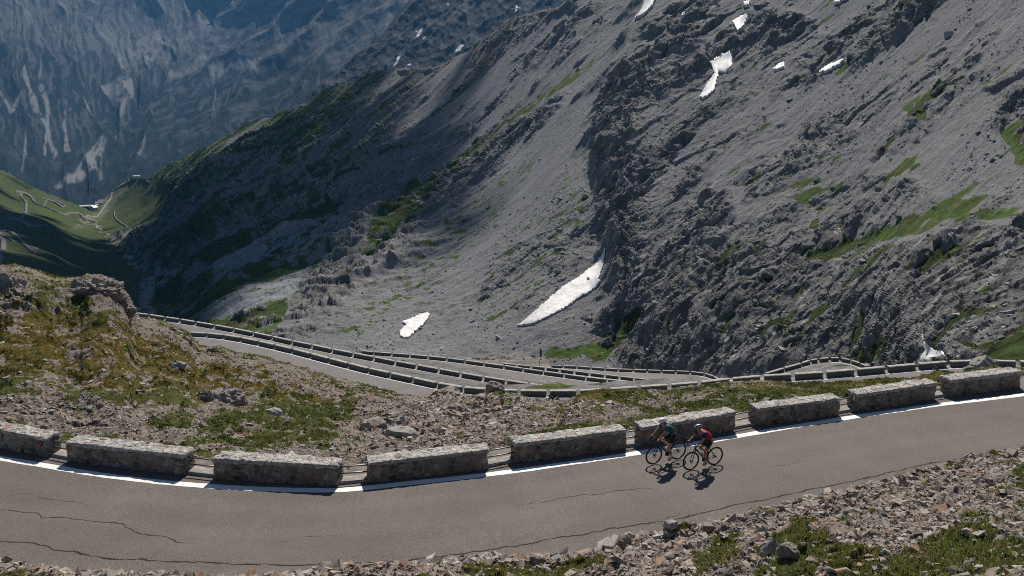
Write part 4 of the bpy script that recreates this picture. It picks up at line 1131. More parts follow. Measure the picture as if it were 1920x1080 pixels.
# ================================================================== LOOSE STONES AND TURF (beyond counting)
def stones(name, pts, sizes, nrm_up, mat, seed=1):
    """angular slabs: a jittered, flattened octahedron-box each, one mesh"""
    r = np.random.default_rng(seed); n = len(pts)
    base = np.array([[-1, -1, -.5], [1, -1, -.5], [1, 1, -.5], [-1, 1, -.5], [-.75, -.7, .5], [.7, -.75, .5], [.75, .7, .5], [-.7, .75, .5]], float)
    fc = np.array([(0, 3, 2, 1), (4, 5, 6, 7), (0, 1, 5, 4), (1, 2, 6, 5), (2, 3, 7, 6), (3, 0, 4, 7)])
    V = base[None]+r.normal(0, .24, (n, 8, 3))
    V *= np.stack([r.uniform(.6, 1.25, n), r.uniform(.45, .95, n), r.uniform(.3, .85, n)], -1)[:, None]
    V *= sizes[:, None, None]*.5
    a = r.uniform(0, 2*math.pi, n); tx = r.normal(0, .32, n); ty = r.normal(0, .32, n)
    ca, sa = np.cos(a), np.sin(a); x, y, z = V[..., 0], V[..., 1], V[..., 2]
    y, z = y*np.cos(tx)[:, None]-z*np.sin(tx)[:, None], y*np.sin(tx)[:, None]+z*np.cos(tx)[:, None]
    x, z = x*np.cos(ty)[:, None]-z*np.sin(ty)[:, None], x*np.sin(ty)[:, None]+z*np.cos(ty)[:, None]
    x, y = x*ca[:, None]-y*sa[:, None], x*sa[:, None]+y*ca[:, None]
    V = np.stack([x, y, z], -1)+pts[:, None]
    V[..., 2] += sizes[:, None]*.02
    Fc = (fc[None]+8*np.arange(n)[:, None, None]).reshape(-1, 4)
    return tag(link(name, raw_mesh(name, V.reshape(-1, 3), Fc, False), mat), kind='stuff')
def stone_mat2(name, cols):
    t = NT(name, .9, .15); g = t.n('ShaderNodeNewGeometry'); co = t.coord()
    n1 = t.noise(14, 4, .7, co)
    c = t.ramp(g.outputs['Random Per Island'], [(k/(len(cols)-1), c_) for k, c_ in enumerate(cols)])
    c = t.mix(1.0, c, t.ramp(n1, [(.3, .62), (.7, 1.2)]), 'MULTIPLY')
    return t.done(c, t.bump(n1, .5, .02))
STN = stone_mat2('loose_stone', [(.12, .10, .082), (.27, .23, .19), (.36, .335, .30), (.19, .16, .135), (.43, .41, .375), (.25, .225, .20), (.34, .20, .125), (.26, .235, .21), (.37, .315, .26), (.16, .13, .115), (.44, .40, .36)])
def sample_grid(A, w, n, seed):
    """n random points on a grid sheet, with probability ~ w (per cell) x area"""
    r = np.random.default_rng(seed)
    c = (A[:-1, :-1]+A[1:, 1:])/2
    e = np.cross(A[1:, :-1]-A[:-1, :-1], A[:-1, 1:]-A[:-1, :-1]); ar = np.linalg.norm(e, axis=-1)
    p = (ar*w[:-1, :-1]).ravel(); p /= p.sum()
    k = r.choice(len(p), n, p=p); i, j = np.unravel_index(k, ar.shape)
    a, b = r.random(n)[:, None], r.random(n)[:, None]
    return A[i, j]*(1-a)*(1-b)+A[i+1, j]*a*(1-b)+A[i, j+1]*(1-a)*b+A[i+1, j+1]*a*b, i, j
inview = ((Ug > -120) & (Ug < 2040) & (rowt < 1.03)).astype(float)
rub = polymask(wu2, wv2, [(680, 800), (800, 738), (900, 730), (1000, 750), (960, 800), (820, 830)], 15)
wst = inview*(1-.55*steep)*(.06+(1-gmask)*(.8+1.6*rub+.6*grav)*np.clip(.6+1.2*gn, .15, 2))*sstep(.0, .02, rowt)
pts, i_, j_ = sample_grid(PG, wst*(Yg.max()/np.vstack([Yg, np.repeat(Yg[-1:], NB2, 0)]))**.5, 62000, 3)
sz = np.exp(rng.normal(math.log(.068), .6, len(pts))); sz = np.clip(sz, .03, .5)*(1+.4*rub[i_, j_])
stones('loose_stones', pts, sz, None, STN, 5)
inb = ((ubk > -140) & (ubk < 2120) & (vbk < 1300)).astype(float)
pts, i_, j_ = sample_grid(BK, inb*(.15+(1-bmask))*(.7+1.2*sstep(.8, .1, dist)), 75000, 4)
sz = np.clip(np.exp(rng.normal(math.log(.055), .68, len(pts))), .02, .36)
stones('bank_stones', pts, sz, None, STN, 6)
# stones piled along the road edge
k_ = rng.integers(0, nc2, 2600); q_ = Pe[k_].copy(); ds = np.abs(rng.normal(.22, .2, len(k_))); q_[:, :2] *= (1-ds/np.linalg.norm(q_[:, :2], axis=1))[:, None]
q_[:, 2] = np.clip(ds, 0, 1)*.35
stones('edge_stones', q_, np.clip(np.exp(rng.normal(math.log(.17), .5, len(k_))), .06, .5), None, STN, 8)

def leafy(t, col):
    t.done(col); tr = t.n('ShaderNodeBsdfTranslucent'); t.l(col, tr.inputs[0]); mx = t.n('ShaderNodeMixShader'); mx.inputs[0].default_value = .5
    out = t.t.nodes['Material Output']; t.l(t.b.outputs[0], mx.inputs[1]); t.l(tr.outputs[0], mx.inputs[2]); t.l(mx.outputs[0], out.inputs[0]); return t.m
def turf(name, pts, hts, mat, seed=1, nb=7):
    r = np.random.default_rng(seed); n = len(pts)
    V = np.zeros((n, nb, 3, 3)); a = r.uniform(0, 2*math.pi, (n, nb)); sp_ = r.uniform(.1, .8, (n, nb)); hh = hts[:, None]*r.uniform(.5, 1.1, (n, nb))
    wdt = hts[:, None]*r.uniform(.10, .22, (n, nb)); bx = r.normal(0, .35, (n, nb))*hts[:, None]; by = r.normal(0, .35, (n, nb))*hts[:, None]
    px = -np.sin(a)*wdt; py = np.cos(a)*wdt
    V[..., 0, 0] = bx-px; V[..., 0, 1] = by-py; V[..., 1, 0] = bx+px; V[..., 1, 1] = by+py
    V[..., 2, 0] = bx+np.cos(a)*sp_*hh; V[..., 2, 1] = by+np.sin(a)*sp_*hh; V[..., 2, 2] = hh
    V[..., :2, 2] -= .02
    V += pts[:, None, None]
    Fc = np.arange(n*nb*3).reshape(-1, 3)
    return tag(link(name, raw_mesh(name, V.reshape(-1, 3), Fc, False), mat), kind='stuff')
t = NT('turf_blades', .8, .15); g = t.n('ShaderNodeNewGeometry'); co = t.coord(); nn1 = t.noise(.6, 4, .6, co); 
gc = t.ramp(g.outputs['Random Per Island'], [(0, (.06, .09, .02)), (.5, (.10, .14, .034)), (.8, (.15, .17, .05)), (1, (.24, .21, .09))])
gc = t.mix(t.ramp(nn1, [(.45, 0), (.7, .55)]), gc, (.11, .085, .025))
TURF = leafy(t, gc)
t = NT('heath_leaves', .8, .15); g = t.n('ShaderNodeNewGeometry')
DTURF = leafy(t, t.ramp(g.outputs['Random Per Island'], [(0, (.015, .035, .008)), (.6, (.03, .065, .014)), (1, (.06, .10, .025))]))
t = NT('autumn_turf', .8, .15); g = t.n('ShaderNodeNewGeometry')
OTURF = leafy(t, t.ramp(g.outputs['Random Per Island'], [(0, (.08, .078, .022)), (.4, (.145, .115, .03)), (.7, (.21, .125, .03)), (1, (.12, .125, .038))]))
wg = inview*gmask*sstep(.01, .03, rowt)
clump = .25+1.6*sstep(-.1, .45, fbm(PG/.7+91, 3))
wg = wg*clump
pts, i_, j_ = sample_grid(PG, wg*(1-.7*org)*(.5+green), 26000, 21)
turf('turf', pts, rng.uniform(.03, .105, len(pts))*(1+.5*green[i_, j_]), TURF, 2)
pts, i_, j_ = sample_grid(PG, wg*org+1e-9, 18000, 22)
turf('autumn_turf', pts, rng.uniform(.035, .10, len(pts)), OTURF, 3)
# low dark cushions of juniper and heath
pts, i_, j_ = sample_grid(PG, inview*gmask*sstep(.15, .4, fbm(PG/1.3+71, 3))*sstep(.01, .05, rowt)+1e-9, 5000, 27)
turf('heath', pts, rng.uniform(.06, .17, len(pts)), DTURF, 12, 10)
pts, i_, j_ = sample_grid(BK, inb*bmask+1e-9, 9000, 23)
turf('bank_turf', pts, rng.uniform(.03, .10, len(pts)), TURF, 4)

# ================================================================== BOULDERS AND OUTCROPS (each a thing)
t = NT('boulder_rock', .9, .15); co = t.coord(); n1 = t.noise(2.5, 6, .7, co, .5); n2 = t.noise(16, 3, .7, co)
c = t.ramp(n1, [(.3, (.10, .085, .07)), (.48, (.23, .205, .18)), (.66, (.36, .335, .30))])
c = t.mix(t.ramp(t.noise(1.1, 3, .6, co), [(.56, 0), (.66, .6)]), c, (.25, .155, .10))
BOULD = t.done(c, t.bump(n2, .4, .03, t.bump(n1, .9, .12)))
t = NT('pale_boulder', .9, .15); co = t.coord(); n1 = t.noise(3.5, 6, .7, co, .5)
PBOULD = t.done(t.ramp(n1, [(.3, (.17, .16, .15)), (.5, (.29, .28, .265)), (.7, (.37, .36, .345))]), t.bump(n1, .8, .06))
def boulder(u, v, wpx, hpx, mat, lab, seed, y=None, flatk=.5, cat='boulder', name='boulder', rough=.35, on='g', sub=4):
    if on == 'g':
        k = np.argmin((Ug-u)**2+(Vg-v)**2*1.5+(rowt > 1)*1e6); i, j = np.unravel_index(k, Ug.shape); p = PG[i, j]
    else:
        k = np.argmin((ubk-u)**2+(vbk-v)**2); i, j = np.unravel_index(k, ubk.shape); p = BK[i, j]
    dpt = pix(p)[2]; W = wpx*dpt/F; Hh = hpx*dpt/F
    bm = bmesh.new(); bmesh.ops.create_icosphere(bm, subdivisions=sub, radius=1.0)
    Vv = np.array([v_.co[:] for v_ in bm.verts]); 
    r = np.random.default_rng(seed)
    # cut with random planes -> angular rock
    for _ in range(11):
        n_ = r.normal(size=3); n_ /= np.linalg.norm(n_); dcut = r.uniform(.55, .85)
        e = Vv@n_-dcut; Vv = Vv-np.where(e > 0, e, 0)[:, None]*n_
    nrm = Vv/np.linalg.norm(Vv, axis=1)[:, None]
    Vv = Vv+nrm*(rough*(.28*ridged(Vv*1.3+seed, 3)+.10*fbm(Vv*4+seed, 3)))[:, None]
    if sub > 4: Vv = Vv+nrm*(.20*cells(Vv*2.1+seed)+.10*cells(Vv*4.6+seed))[:, None]
    Vv *= np.array([W*.56, W*.42, Hh*.78])
    for v_, q in zip(bm.verts, Vv): v_.co = q
    me_ = bpy.data.meshes.new(name); bm.to_mesh(me_); bm.free()
    for p_ in me_.polygons: p_.use_smooth = False
    o = link(name, me_, mat); o.location = (p[0], p[1], p[2]+Hh*.12); o.rotation_euler = (r.uniform(-.15, .15), r.uniform(-.12, .2), r.uniform(-.3, .3))
    return tag(o, lab, cat)
boulder(752, 822, 56, 26, PBOULD, 'flat pale grey slab boulder in the rubble behind the near parapet', 1)
boulder(705, 800, 46, 15, BOULD, 'low brown slab boulder just left of the flat pale one', 2)
boulder(930, 733, 34, 22, BOULD, 'rounded brown boulder on the brow, in front of the switchback wall', 3)
boulder(838, 742, 40, 18, BOULD, 'jagged rock heap on the brow with a small post on its left', 4, rough=.6)
boulder(857, 776, 34, 16, BOULD, 'dark brown block in the middle of the rubble slope', 5)
boulder(1846, 688, 42, 26, PBOULD, 'grey boulder on the brow above the right end parapets', 6)
boulder(1817, 696, 22, 12, BOULD, 'small dark rock beside the grey boulder on the right brow', 7)
boulder(430, 752, 56, 34, BOULD, 'pale brown cracked outcrop in the green turf of the left hillside', 8, rough=.7, name='rock_outcrop', cat='outcrop')
boulder(386, 748, 28, 18, BOULD, 'smaller pale outcrop beside the cracked outcrop, on its left', 9, rough=.7, name='rock_outcrop', cat='outcrop')
boulder(512, 780, 32, 14, PBOULD, 'small grey boulder in the turf right of the cracked outcrop', 10)
boulder(332, 686, 34, 14, PBOULD, 'pale rock half buried in orange turf on the left hillside', 11)
boulder(188, 566, 76, 30, BOULD, 'large craggy dark outcrop crowning the left hill', 12, rough=.9, name='rock_outcrop', cat='outcrop', sub=5)
boulder(230, 585, 40, 36, BOULD, 'reddish craggy outcrop stepping down right of the large crown outcrop', 13, rough=.9, name='rock_outcrop', cat='outcrop', sub=5)
boulder(18, 560, 60, 44, BOULD, 'craggy brown outcrop at the left edge of the picture', 14, rough=.9, name='rock_outcrop', cat='outcrop', sub=5)
boulder(404, 668, 36, 14, BOULD, 'jagged outcrop above the visible end of the switchback road', 15, rough=.8, name='rock_outcrop', cat='outcrop', sub=5)
boulder(330, 620, 24, 14, BOULD, 'small dark crag at the brow beside the leftmost switchback walls', 16, rough=.8, name='rock_outcrop', cat='outcrop')
boulder(352, 640, 22, 14, BOULD, 'small rusty crag just below the dark crag at the brow', 17, rough=.8, name='rock_outcrop', cat='outcrop')
for (u, v, w_, h_, lab, mt) in [(1165, 1030, 46, 40, 'upright tan boulder on the bank at the road edge', BOULD), (1010, 1052, 60, 26, 'low tan boulder at the road edge left of the upright one', BOULD),
        (920, 1047, 42, 20, 'pale boulder by the road edge among moss', PBOULD), (1440, 1040, 50, 56, 'tall grey slab standing on the bank at the bottom', PBOULD), (1480, 1052, 56, 44, 'rust coloured leaning slab right of the tall grey slab', BOULD),
        (1600, 965, 46, 26, 'tan and grey flat rock in the middle of the stony bank', BOULD), (1630, 1010, 34, 22, 'small orange stone block above the moss patch', BOULD),
        (1255, 1003, 34, 22, 'grey stone sitting on the edge of the asphalt', PBOULD), (1683, 900, 20, 14, 'rust red stone on the road edge toward the right', BOULD)]:
    boulder(u, v, w_*.78, h_*.72, mt, lab, int(u), on='b')
# ================================================================== VALLEY ROADS, VILLAGE, PYLON, SIGN
t = NT('valley_asphalt', .9, .1); VR = t.done(t.mix(t.ramp(t.noise(.3, 3), [(.3, 0), (.7, 1)]), (.10, .097, .092), (.165, .157, .15)))
t = NT('dirt_track', .95, .1); DT = t.done(t.mix(t.ramp(t.noise(.2, 3), [(.3, 0), (.7, 1)]), (.24, .21, .17), (.33, .29, .23)))
def valley_road(pts, wpx, mat, name='valley_road'):
    pa = np.array(pts, float); seg = np.r_[0, np.cumsum(np.hypot(*np.diff(pa, axis=0).T))]
    s_ = np.linspace(0, seg[-1], max(8, int(seg[-1]/1.2)))
    q = np.stack([np.interp(s_, seg, pa[:, k]) for k in (0, 1)], -1)
    for _ in range(3): q[1:-1] = .25*q[:-2]+.5*q[1:-1]+.25*q[2:]
    T_ = np.gradient(q, axis=0); T_ /= np.linalg.norm(T_, axis=1)[:, None]+1e-9
    Nn_ = np.stack([-T_[:, 1], T_[:, 0]*.6], -1)
    rows = []
    for k in (-1, -.3, .3, 1):
        p = q+Nn_*wpx*.5*k; Ps_, Ns_ = surf(p[:, 0], p[:, 1]); rows.append(Ps_)
    C_, Nc = surf(q[:, 0], q[:, 1]); dd = pix(C_)[2]
    V = np.stack(rows, 1); V = V+(Nc*(.0012*dd)[:, None])[:, None]+np.array([0, 0, .2])
    a = V[:, :1].copy(); a[..., 2] -= 4; b = V[:, -1:].copy(); b[..., 2] -= 4
    V = np.concatenate([a, V, b], 1)
    tag(link(name, raw_mesh(name, V.reshape(-1, 3), grid_faces(V.shape[0], V.shape[1])), mat), kind='structure')
valley_road([(-60, 398), (0, 408), (31, 416), (55, 428), (76, 428.5)], 5, VR)
valley_road([(33, 416), (44, 404), (50, 393), (47, 381), (37, 370), (41, 360), (30, 357)], 5, VR)
valley_road([(30, 357), (44, 361), (59, 369.5), (70, 381.5), (81.5, 386), (96, 391.7), (111, 398), (126, 401), (139, 401), (148, 404), (157, 412), (178, 416.7)], 3.6, VR)
valley_road([(82, 386), (87, 375), (76, 370.5), (89, 373), (104, 380), (115, 388.5), (123, 387.5), (111, 380.5), (101, 375.5)], 2.6, VR)
valley_road([(-60, 428), (0, 436), (11, 437), (28, 446), (43, 457), (61, 471), (71, 473)], 5.5, VR)
valley_road([(69, 474), (62, 474), (41, 465), (18, 452), (0, 443), (-60, 425)], 5.5, VR)
valley_road([(-40, 440), (0, 452), (5, 461), (6, 467), (1, 475), (3, 482), (-4, 493), (-30, 505)], 10, VR)
valley_road([(159, 409), (183, 407), (196, 389), (209, 372), (211, 359), (226, 349), (254, 331.5), (270, 334), (281, 342)], 1.7, DT, 'dirt_track')
valley_road([(215, 398), (218, 412), (232, 421), (243, 426)], 1.3, DT, 'dirt_track')

WALLW = flat('white_render', (.62, .60, .56), .8); WALLB = flat('brown_timber_wall', (.11, .075, .05), .8); ROOFW = flat('pale_metal_roof', (.66, .68, .70), .5)
ROOFG = flat('grey_slate_roof', (.26, .27, .29), .6); WIN = flat('dark_window', (.02, .025, .03), .2)
def box_mesh(name, x0, x1, y0, y1, z0, z1):
    V = [(x, y, z) for z in (z0, z1) for y in (y0, y1) for x in (x0, x1)]
    Fh = [(0, 2, 3, 1), (4, 5, 7, 6), (0, 1, 5, 4), (1, 3, 7, 5), (3, 2, 6, 7), (2, 0, 4, 6)]
    return raw_mesh(name, V, Fh, False)
def boxes(name, lst):
    VV = []; FF = []
    Fh = np.array([(0, 2, 3, 1), (4, 5, 7, 6), (0, 1, 5, 4), (1, 3, 7, 5), (3, 2, 6, 7), (2, 0, 4, 6)])
    for k, (x0, x1, y0, y1, z0, z1) in enumerate(lst):
        VV += [(x, y, z) for z in (z0, z1) for y in (y0, y1) for x in (x0, x1)]; FF.append(Fh+8*k)
    return raw_mesh(name, VV, np.vstack(FF), False)
def house(u, v, L, W, Hh, rh, rz, wm, rm, lab, stor=3, nwin=7, gable='y'):
    p = surf(u, v)[0][0]
    r = empty('hotel_building' if L > 15 else 'house', (p[0], p[1], p[2]-1.0), rz); tag(r, lab, 'building', 'buildings of the valley hamlet')
    link('wall', box_mesh('wall', -L/2, L/2, -W/2, W/2, -4, Hh), wm, r)
    e = 1.0
    if gable == 'x':       # ridge along x
        V = [(-L/2-e, -W/2-e, Hh), (L/2+e, -W/2-e, Hh), (L/2+e, W/2+e, Hh), (-L/2-e, W/2+e, Hh), (-L/2-e, 0, Hh+rh), (L/2+e, 0, Hh+rh)]
        Fs = [(0, 1, 5, 4), (2, 3, 4, 5), (0, 4, 3), (1, 2, 5), (0, 3, 2, 1)]
    else:
        V = [(-L/2-e, -W/2-e, Hh), (L/2+e, -W/2-e, Hh), (L/2+e, W/2+e, Hh), (-L/2-e, W/2+e, Hh), (0, -W/2-e, Hh+rh), (0, W/2+e, Hh+rh)]
        Fs = [(1, 2, 5, 4), (3, 0, 4, 5), (0, 1, 4), (2, 3, 5), (0, 3, 2, 1)]
    V = [(a, b, c+.02) for a, b, c in V]
    me_ = bpy.data.meshes.new('roof'); me_.from_pydata(V, [], Fs); me_.update(); rf = link('roof', me_, rm, r)
    link('chimney', box_mesh('chimney', L*.2, L*.2+1.2, -.6, .6, Hh+rh*.3, Hh+rh+1.5), wm, rf)
    for s_ in range(stor):
        for k in range(nwin):
            x = -L/2+L*(k+.5)/nwin; z = Hh*(s_+.35)/stor
            link('window', box_mesh('window', x-.8, x+.8, -W/2-.06, -W/2+.1, z, z+Hh/stor*.5), WIN, r)
house(162, 391, 30, 12, 9, 3.0, .25, WALLB, ROOFW, 'long brown hotel with a bright white roof in the hamlet below', 2, 8, 'x')
house(176, 395, 16, 14, 11, 6, -.3, WALLW, ROOFW, 'white gabled hotel just right of the long brown one', 3, 4, 'y')
house(186, 385, 18, 10, 8, 4, .5, WALLW, ROOFG, 'grey roofed house at the upper right of the hamlet', 2, 4, 'x')
house(190, 379, 13, 9, 7, 3.5, .4, WALLW, ROOFG, 'small grey roofed house highest above the hamlet', 2, 3, 'x')
house(180, 388, 10, 10, 7, 4, .1, WALLB, ROOFG, 'small brown house squeezed between the white hotel and the grey roofed house', 2, 2, 'y')
house(256, 330, 17, 8, 3.5, 1.5, .1, WALLW, ROOFW, 'low pale hut on the green spur above the hamlet', 1, 4, 'x')

# cable pylon on the skyline
p = surf(958, 36)[0][0]
r = empty('cable_pylon', tuple(p-np.array([0, 0, 2]))); tag(r, 'lattice cable pylon with a wide crossarm standing on the far skyline', 'pylon')
LAT = flat('grey_lattice', (.30, .31, .33), .6)
for sx in (-1, 1):
    for sy in (-1, 1):
        tube('leg', [(sx*2.4, sy*2.4, 0), (sx*.9, sy*.9, 15)], .28, LAT, r, 5)
for k in range(4):
    z0 = 1+k*3.6; a = 2.4-1.5*z0/15; b_ = 2.4-1.5*(z0+3.6)/15
    tube('brace', [(-a, -a, z0), (b_, -b_, z0+3.6)], .18, LAT, r, 4); tube('brace', [(a, -a, z0), (-b_, -b_, z0+3.6)], .18, LAT, r, 4)
tube('crossarm', [(-8, 0, 14.6), (8, 0, 15.4)], .5, LAT, r, 5)
link('sheave', boxes('sheave', [(-8.6, -7, -.6, .6, 13.6, 16), (7, 8.6, -.6, .6, 14.2, 16.6)]), LAT, r)

def sw_hit(u, v):
    """where the ray of a photo pixel meets the switchback slope"""
    y = np.arange(100, 325, .4); Pq = P_y(u, v, y)
    ix = np.clip(((Pq[:, 0]-gx[0])/1.25).astype(int), 0, len(gx)-1); iy = np.clip(((Pq[:, 1]-gy[0])/1.25).astype(int), 0, len(gy)-1)
    hit = np.where(Pq[:, 2] < GZ[iy, ix])[0]
    k = hit[0] if len(hit) else len(y)-1
    return Pq[k]
b0 = sw_hit(1011, 686.5); b0 = P_depth(1011, 687, min(pix(b0)[2], 282))
DARK = flat('dark_sign_back', (.035, .035, .04), .5); POLE = flat('grey_pole', (.16, .16, .165), .5)
r = empty('sign_post', tuple(b0)); tag(r, 'tall dark sign on a leaning pole beside the sandy turnout', 'sign')
tube('pole', [(0, 0, -1), (.25, 0, 3), (.55, 0, 6.6)], .09, POLE, r, 6)
link('panel', box_mesh('panel', .15, .85, -.16, -.08, 3.5, 6.3), DARK, r)
tube('brace', [(.25, 0, 3.2), (.50, -.1, 4.2)], .05, POLE, r, 5)

# talus blocks strewn over the scree
TAL = stone_mat2('talus_stone', [(.16, .162, .17), (.26, .262, .268), (.34, .34, .338), (.12, .12, .125), (.44, .435, .43), (.22, .222, .23)])
_wt = ((U_ > 380) & (V_ > -20) & (V_ < 700) & (D_ < 900)).astype(float)*(1-.8*grass)*(1-snowm)*(.10+1.4*sstep(.0, .45, fbm(Q*np.array([.25, 1, 1])/16+66, 4))+1.2*darkrub+.8*sstep(560, 660, V_))*(1-.6*rock)/D_
pts, i_, j_ = sample_grid(Pm, _wt, 16000, 41)
stones('talus_blocks', pts, np.clip(np.exp(rng.normal(math.log(.55), .55, len(pts))), .25, 3.2), None, TAL, 44)
for (u, v, s_, lab) in [(1098, 369, 3.6, 'big pale block lying alone on the scree left of the cliff'), (1783, 75, 4.2, 'pale angular block lying on the high scree near the upper right'), (1046, 514, 3.2, 'rounded boulder on the scree above the long snow tongue'), (1640, 30, 2.6, 'small pale block among the dark crags at the top')]:
    p = surf(u, v)[0][0]; bm = bmesh.new(); bmesh.ops.create_icosphere(bm, subdivisions=3, radius=1.0); Vv = np.array([v_.co[:] for v_ in bm.verts]); rr_ = np.random.default_rng(int(u))
    for _ in range(9):
        n_ = rr_.normal(size=3); n_ /= np.linalg.norm(n_); e_ = Vv@n_-rr_.uniform(.5, .8); Vv = Vv-np.where(e_ > 0, e_, 0)[:, None]*n_
    for v_, q in zip(bm.verts, Vv*np.array([.6, .5, .45])*s_): v_.co = q
    me_ = bpy.data.meshes.new('boulder'); bm.to_mesh(me_); bm.free(); o = link('boulder', me_, PBOULD); o.location = tuple(p+np.array([0, 0, .15*s_])); tag(o, lab, 'boulder')

# ================================================================== BICYCLES
TYRE = flat('black_tyre', (.012, .012, .013), .7); RIM = flat('black_carbon_rim', (.02, .02, .022), .35); FRAME = flat('matt_black_frame', (.018, .019, .022), .4, spec=.5)
SPK = flat('steel_spoke', (.30, .30, .31), .35, .7); BOT = flat('white_bottle', (.62, .64, .66), .4); TAPE = flat('bar_tape', (.02, .02, .02), .8)
def torus_mesh(name, R, r, n=56, m=10, sq=1.0):
    a = np.linspace(0, 2*math.pi, n, endpoint=False)[:, None]; b = np.linspace(0, 2*math.pi, m, endpoint=False)[None]
    rr = R+r*np.cos(b)*sq
    V = np.stack([rr*np.cos(a), r*np.sin(b)+0*a, rr*np.sin(a)], -1).reshape(-1, 3)
    Fc = [(i*m+j, i*m+(j+1) % m, ((i+1) % n)*m+(j+1) % m, ((i+1) % n)*m+j) for i in range(n) for j in range(m)]
    return raw_mesh(name, V, Fc)
def join_meshes(name, parts):
    VV = []; FF = []; o_ = 0
    for me_ in parts:
        v = np.zeros(len(me_.vertices)*3); me_.vertices.foreach_get('co', v); VV.append(v.reshape(-1, 3))
        for p_ in me_.polygons: FF.append([i+o_ for i in p_.vertices])
        o_ += len(me_.vertices)
    m2 = bpy.data.meshes.new(name); m2.from_pydata(np.vstack(VV).tolist(), [], FF); m2.update()
    for p_ in m2.polygons: p_.use_smooth = True
    return m2
def make_bike(label, crank=-80):
    r = empty('road_bicycle'); tag(r, label, 'bicycle')
    for ax in (-.415, .585):
        w_ = link('wheel', torus_mesh('wheel', .305, .020, sq=1.3), RIM, r); w_.location = (ax, 0, .34)
        link('tyre', torus_mesh('tyre', .327, .015), TYRE, w_)
        sp_ = [tube('s', [(0, (.02 if k % 2 else -.02), 0), (.30*math.cos(k*math.pi/9), 0, .30*math.sin(k*math.pi/9))], .0022, None, None, 4) for k in range(18)]
        link('spokes', join_meshes('spokes', sp_), SPK, w_)
        link('hub', tube('hub', [(0, -.05, 0), (0, .05, 0)], .022, None, None, 10), FRAME, w_)
        d_ = link('brake_disc', torus_mesh('brake_disc', .062, .012), SPK, w_); d_.location = (0, .04, 0)
    T = lambda *a, **k: tube('t', *a, None, None, **k)
    link('frame', join_meshes('frame', [T([(0, 0, .27), (-.10, 0, .56), (-.165, 0, .77)], .017), T([(-.15, 0, .75), (.40, 0, .86)], .017), T([(0, 0, .27), (.425, 0, .77)], .024),
        T([(.435, 0, .73), (.395, 0, .90)], .022), T([(0, 0, .27), (-.2, .035, .31), (-.415, .06, .34)], .011), T([(0, 0, .27), (-.2, -.035, .31), (-.415, -.06, .34)], .011),
        T([(-.145, 0, .70), (-.29, .04, .5), (-.415, .06, .34)], .008), T([(-.145, 0, .70), (-.29, -.04, .5), (-.415, -.06, .34)], .008)]), FRAME, r)
    link('fork', join_meshes('fork', [T([(.435, 0, .74), (.46, .045, .68), (.53, .055, .48), (.585, .055, .34)], [.018, .015, .013, .009]), T([(.435, 0, .74), (.46, -.045, .68), (.53, -.055, .48), (.585, -.055, .34)], [.018, .015, .013, .009])]), FRAME, r)
    hb = link('handlebar', join_meshes('handlebar', [T([(.395, 0, .90), (.44, 0, .92), (.485, 0, .93)], .017), T([(.485, -.20, .935), (.485, 0, .93), (.485, .20, .935)], .013)]+
        [T([(.485, s*.20, .935), (.53, s*.205, .935), (.575, s*.21, .935), (.60, s*.212, .89), (.58, s*.215, .82), (.52, s*.22, .80), (.46, s*.22, .80)], .015) for s in (-1, 1)]), TAPE, r)
    for s in (-1, 1):
        link('brake_lever', join_meshes('brake_lever', [T([(.56, s*.21, .94), (.61, s*.21, .965), (.63, s*.21, .99)], [.018, .019, .012]), T([(.625, s*.21, .96), (.635, s*.212, .90), (.62, s*.215, .84)], .006)]), FRAME, hb)
    sd = bpy.data.meshes.new('saddle'); bm = bmesh.new(); bmesh.ops.create_uvsphere(bm, u_segments=16, v_segments=8, radius=1)
    for v_ in bm.verts:
        x = v_.co.x; wd = .028+.045*max(0, -x)**.8+.012; v_.co = Vector((x*.135-.205, v_.co.y*wd, v_.co.z*.022+.945+.01*x*x))
    bm.to_mesh(sd); bm.free()
    for p_ in sd.polygons: p_.use_smooth = True
    link('saddle', sd, TAPE, r)
    link('seatpost', T([(-.165, 0, .76), (-.21, 0, .935)], .014), FRAME, r)
    for (a, b_) in (((.10, 0, .40), (.22, 0, .54)), ((-.035, 0, .42), (-.085, 0, .57))):
        a = Vector(a)+Vector((-.03, 0, .045)) if a[0] > 0 else Vector(a)+Vector((.045, 0, .01)); b_ = Vector(b_)+(Vector((-.03, 0, .045)) if b_[0] > 0 else Vector((.045, 0, .01)))
        d_ = (b_-a)
        link('bottle', T([a, a+d_*.75, a+d_*.85, a+d_*1.02], [.036, .036, .022, .018], seg=12), BOT, r)
    ca = math.radians(crank)
    cs = join_meshes('crankset', [T([(0, -.055, .27), (0, -.048, .27)], .09, seg=24), T([(0, -.07, .27), (0, .07, .27)], .018)]+
         [T([(0, s*.075, .27), (s2*.17*math.cos(ca), s*.085, .27+s2*.17*math.sin(ca))], .013) for s, s2 in ((1, 1), (-1, -1))])
    cr = link('crankset', cs, FRAME, r)
    for s, s2 in ((1, 1), (-1, -1)):
        px_, pz = s2*.17*math.cos(ca), .27+s2*.17*math.sin(ca)
        link('pedal', block_mesh('pedal', .09, .08, -.008, .008, 2, 2, 1, 0, 1, 0, .003), FRAME, cr).location = (px_-.045, s*.13-.04, pz)
    link('chain', join_meshes('chain', [T([(0, -.052, .36), (-.415, -.052, .375)], .006, seg=4), T([(0, -.052, .18), (-.38, -.052, .22), (-.415, -.052, .305)], .006, seg=4)]), SPK, r)
    link('cassette', T([(-.415, -.04, .34), (-.415, -.06, .34)], [.045, .03], seg=16), SPK, r)
    return r

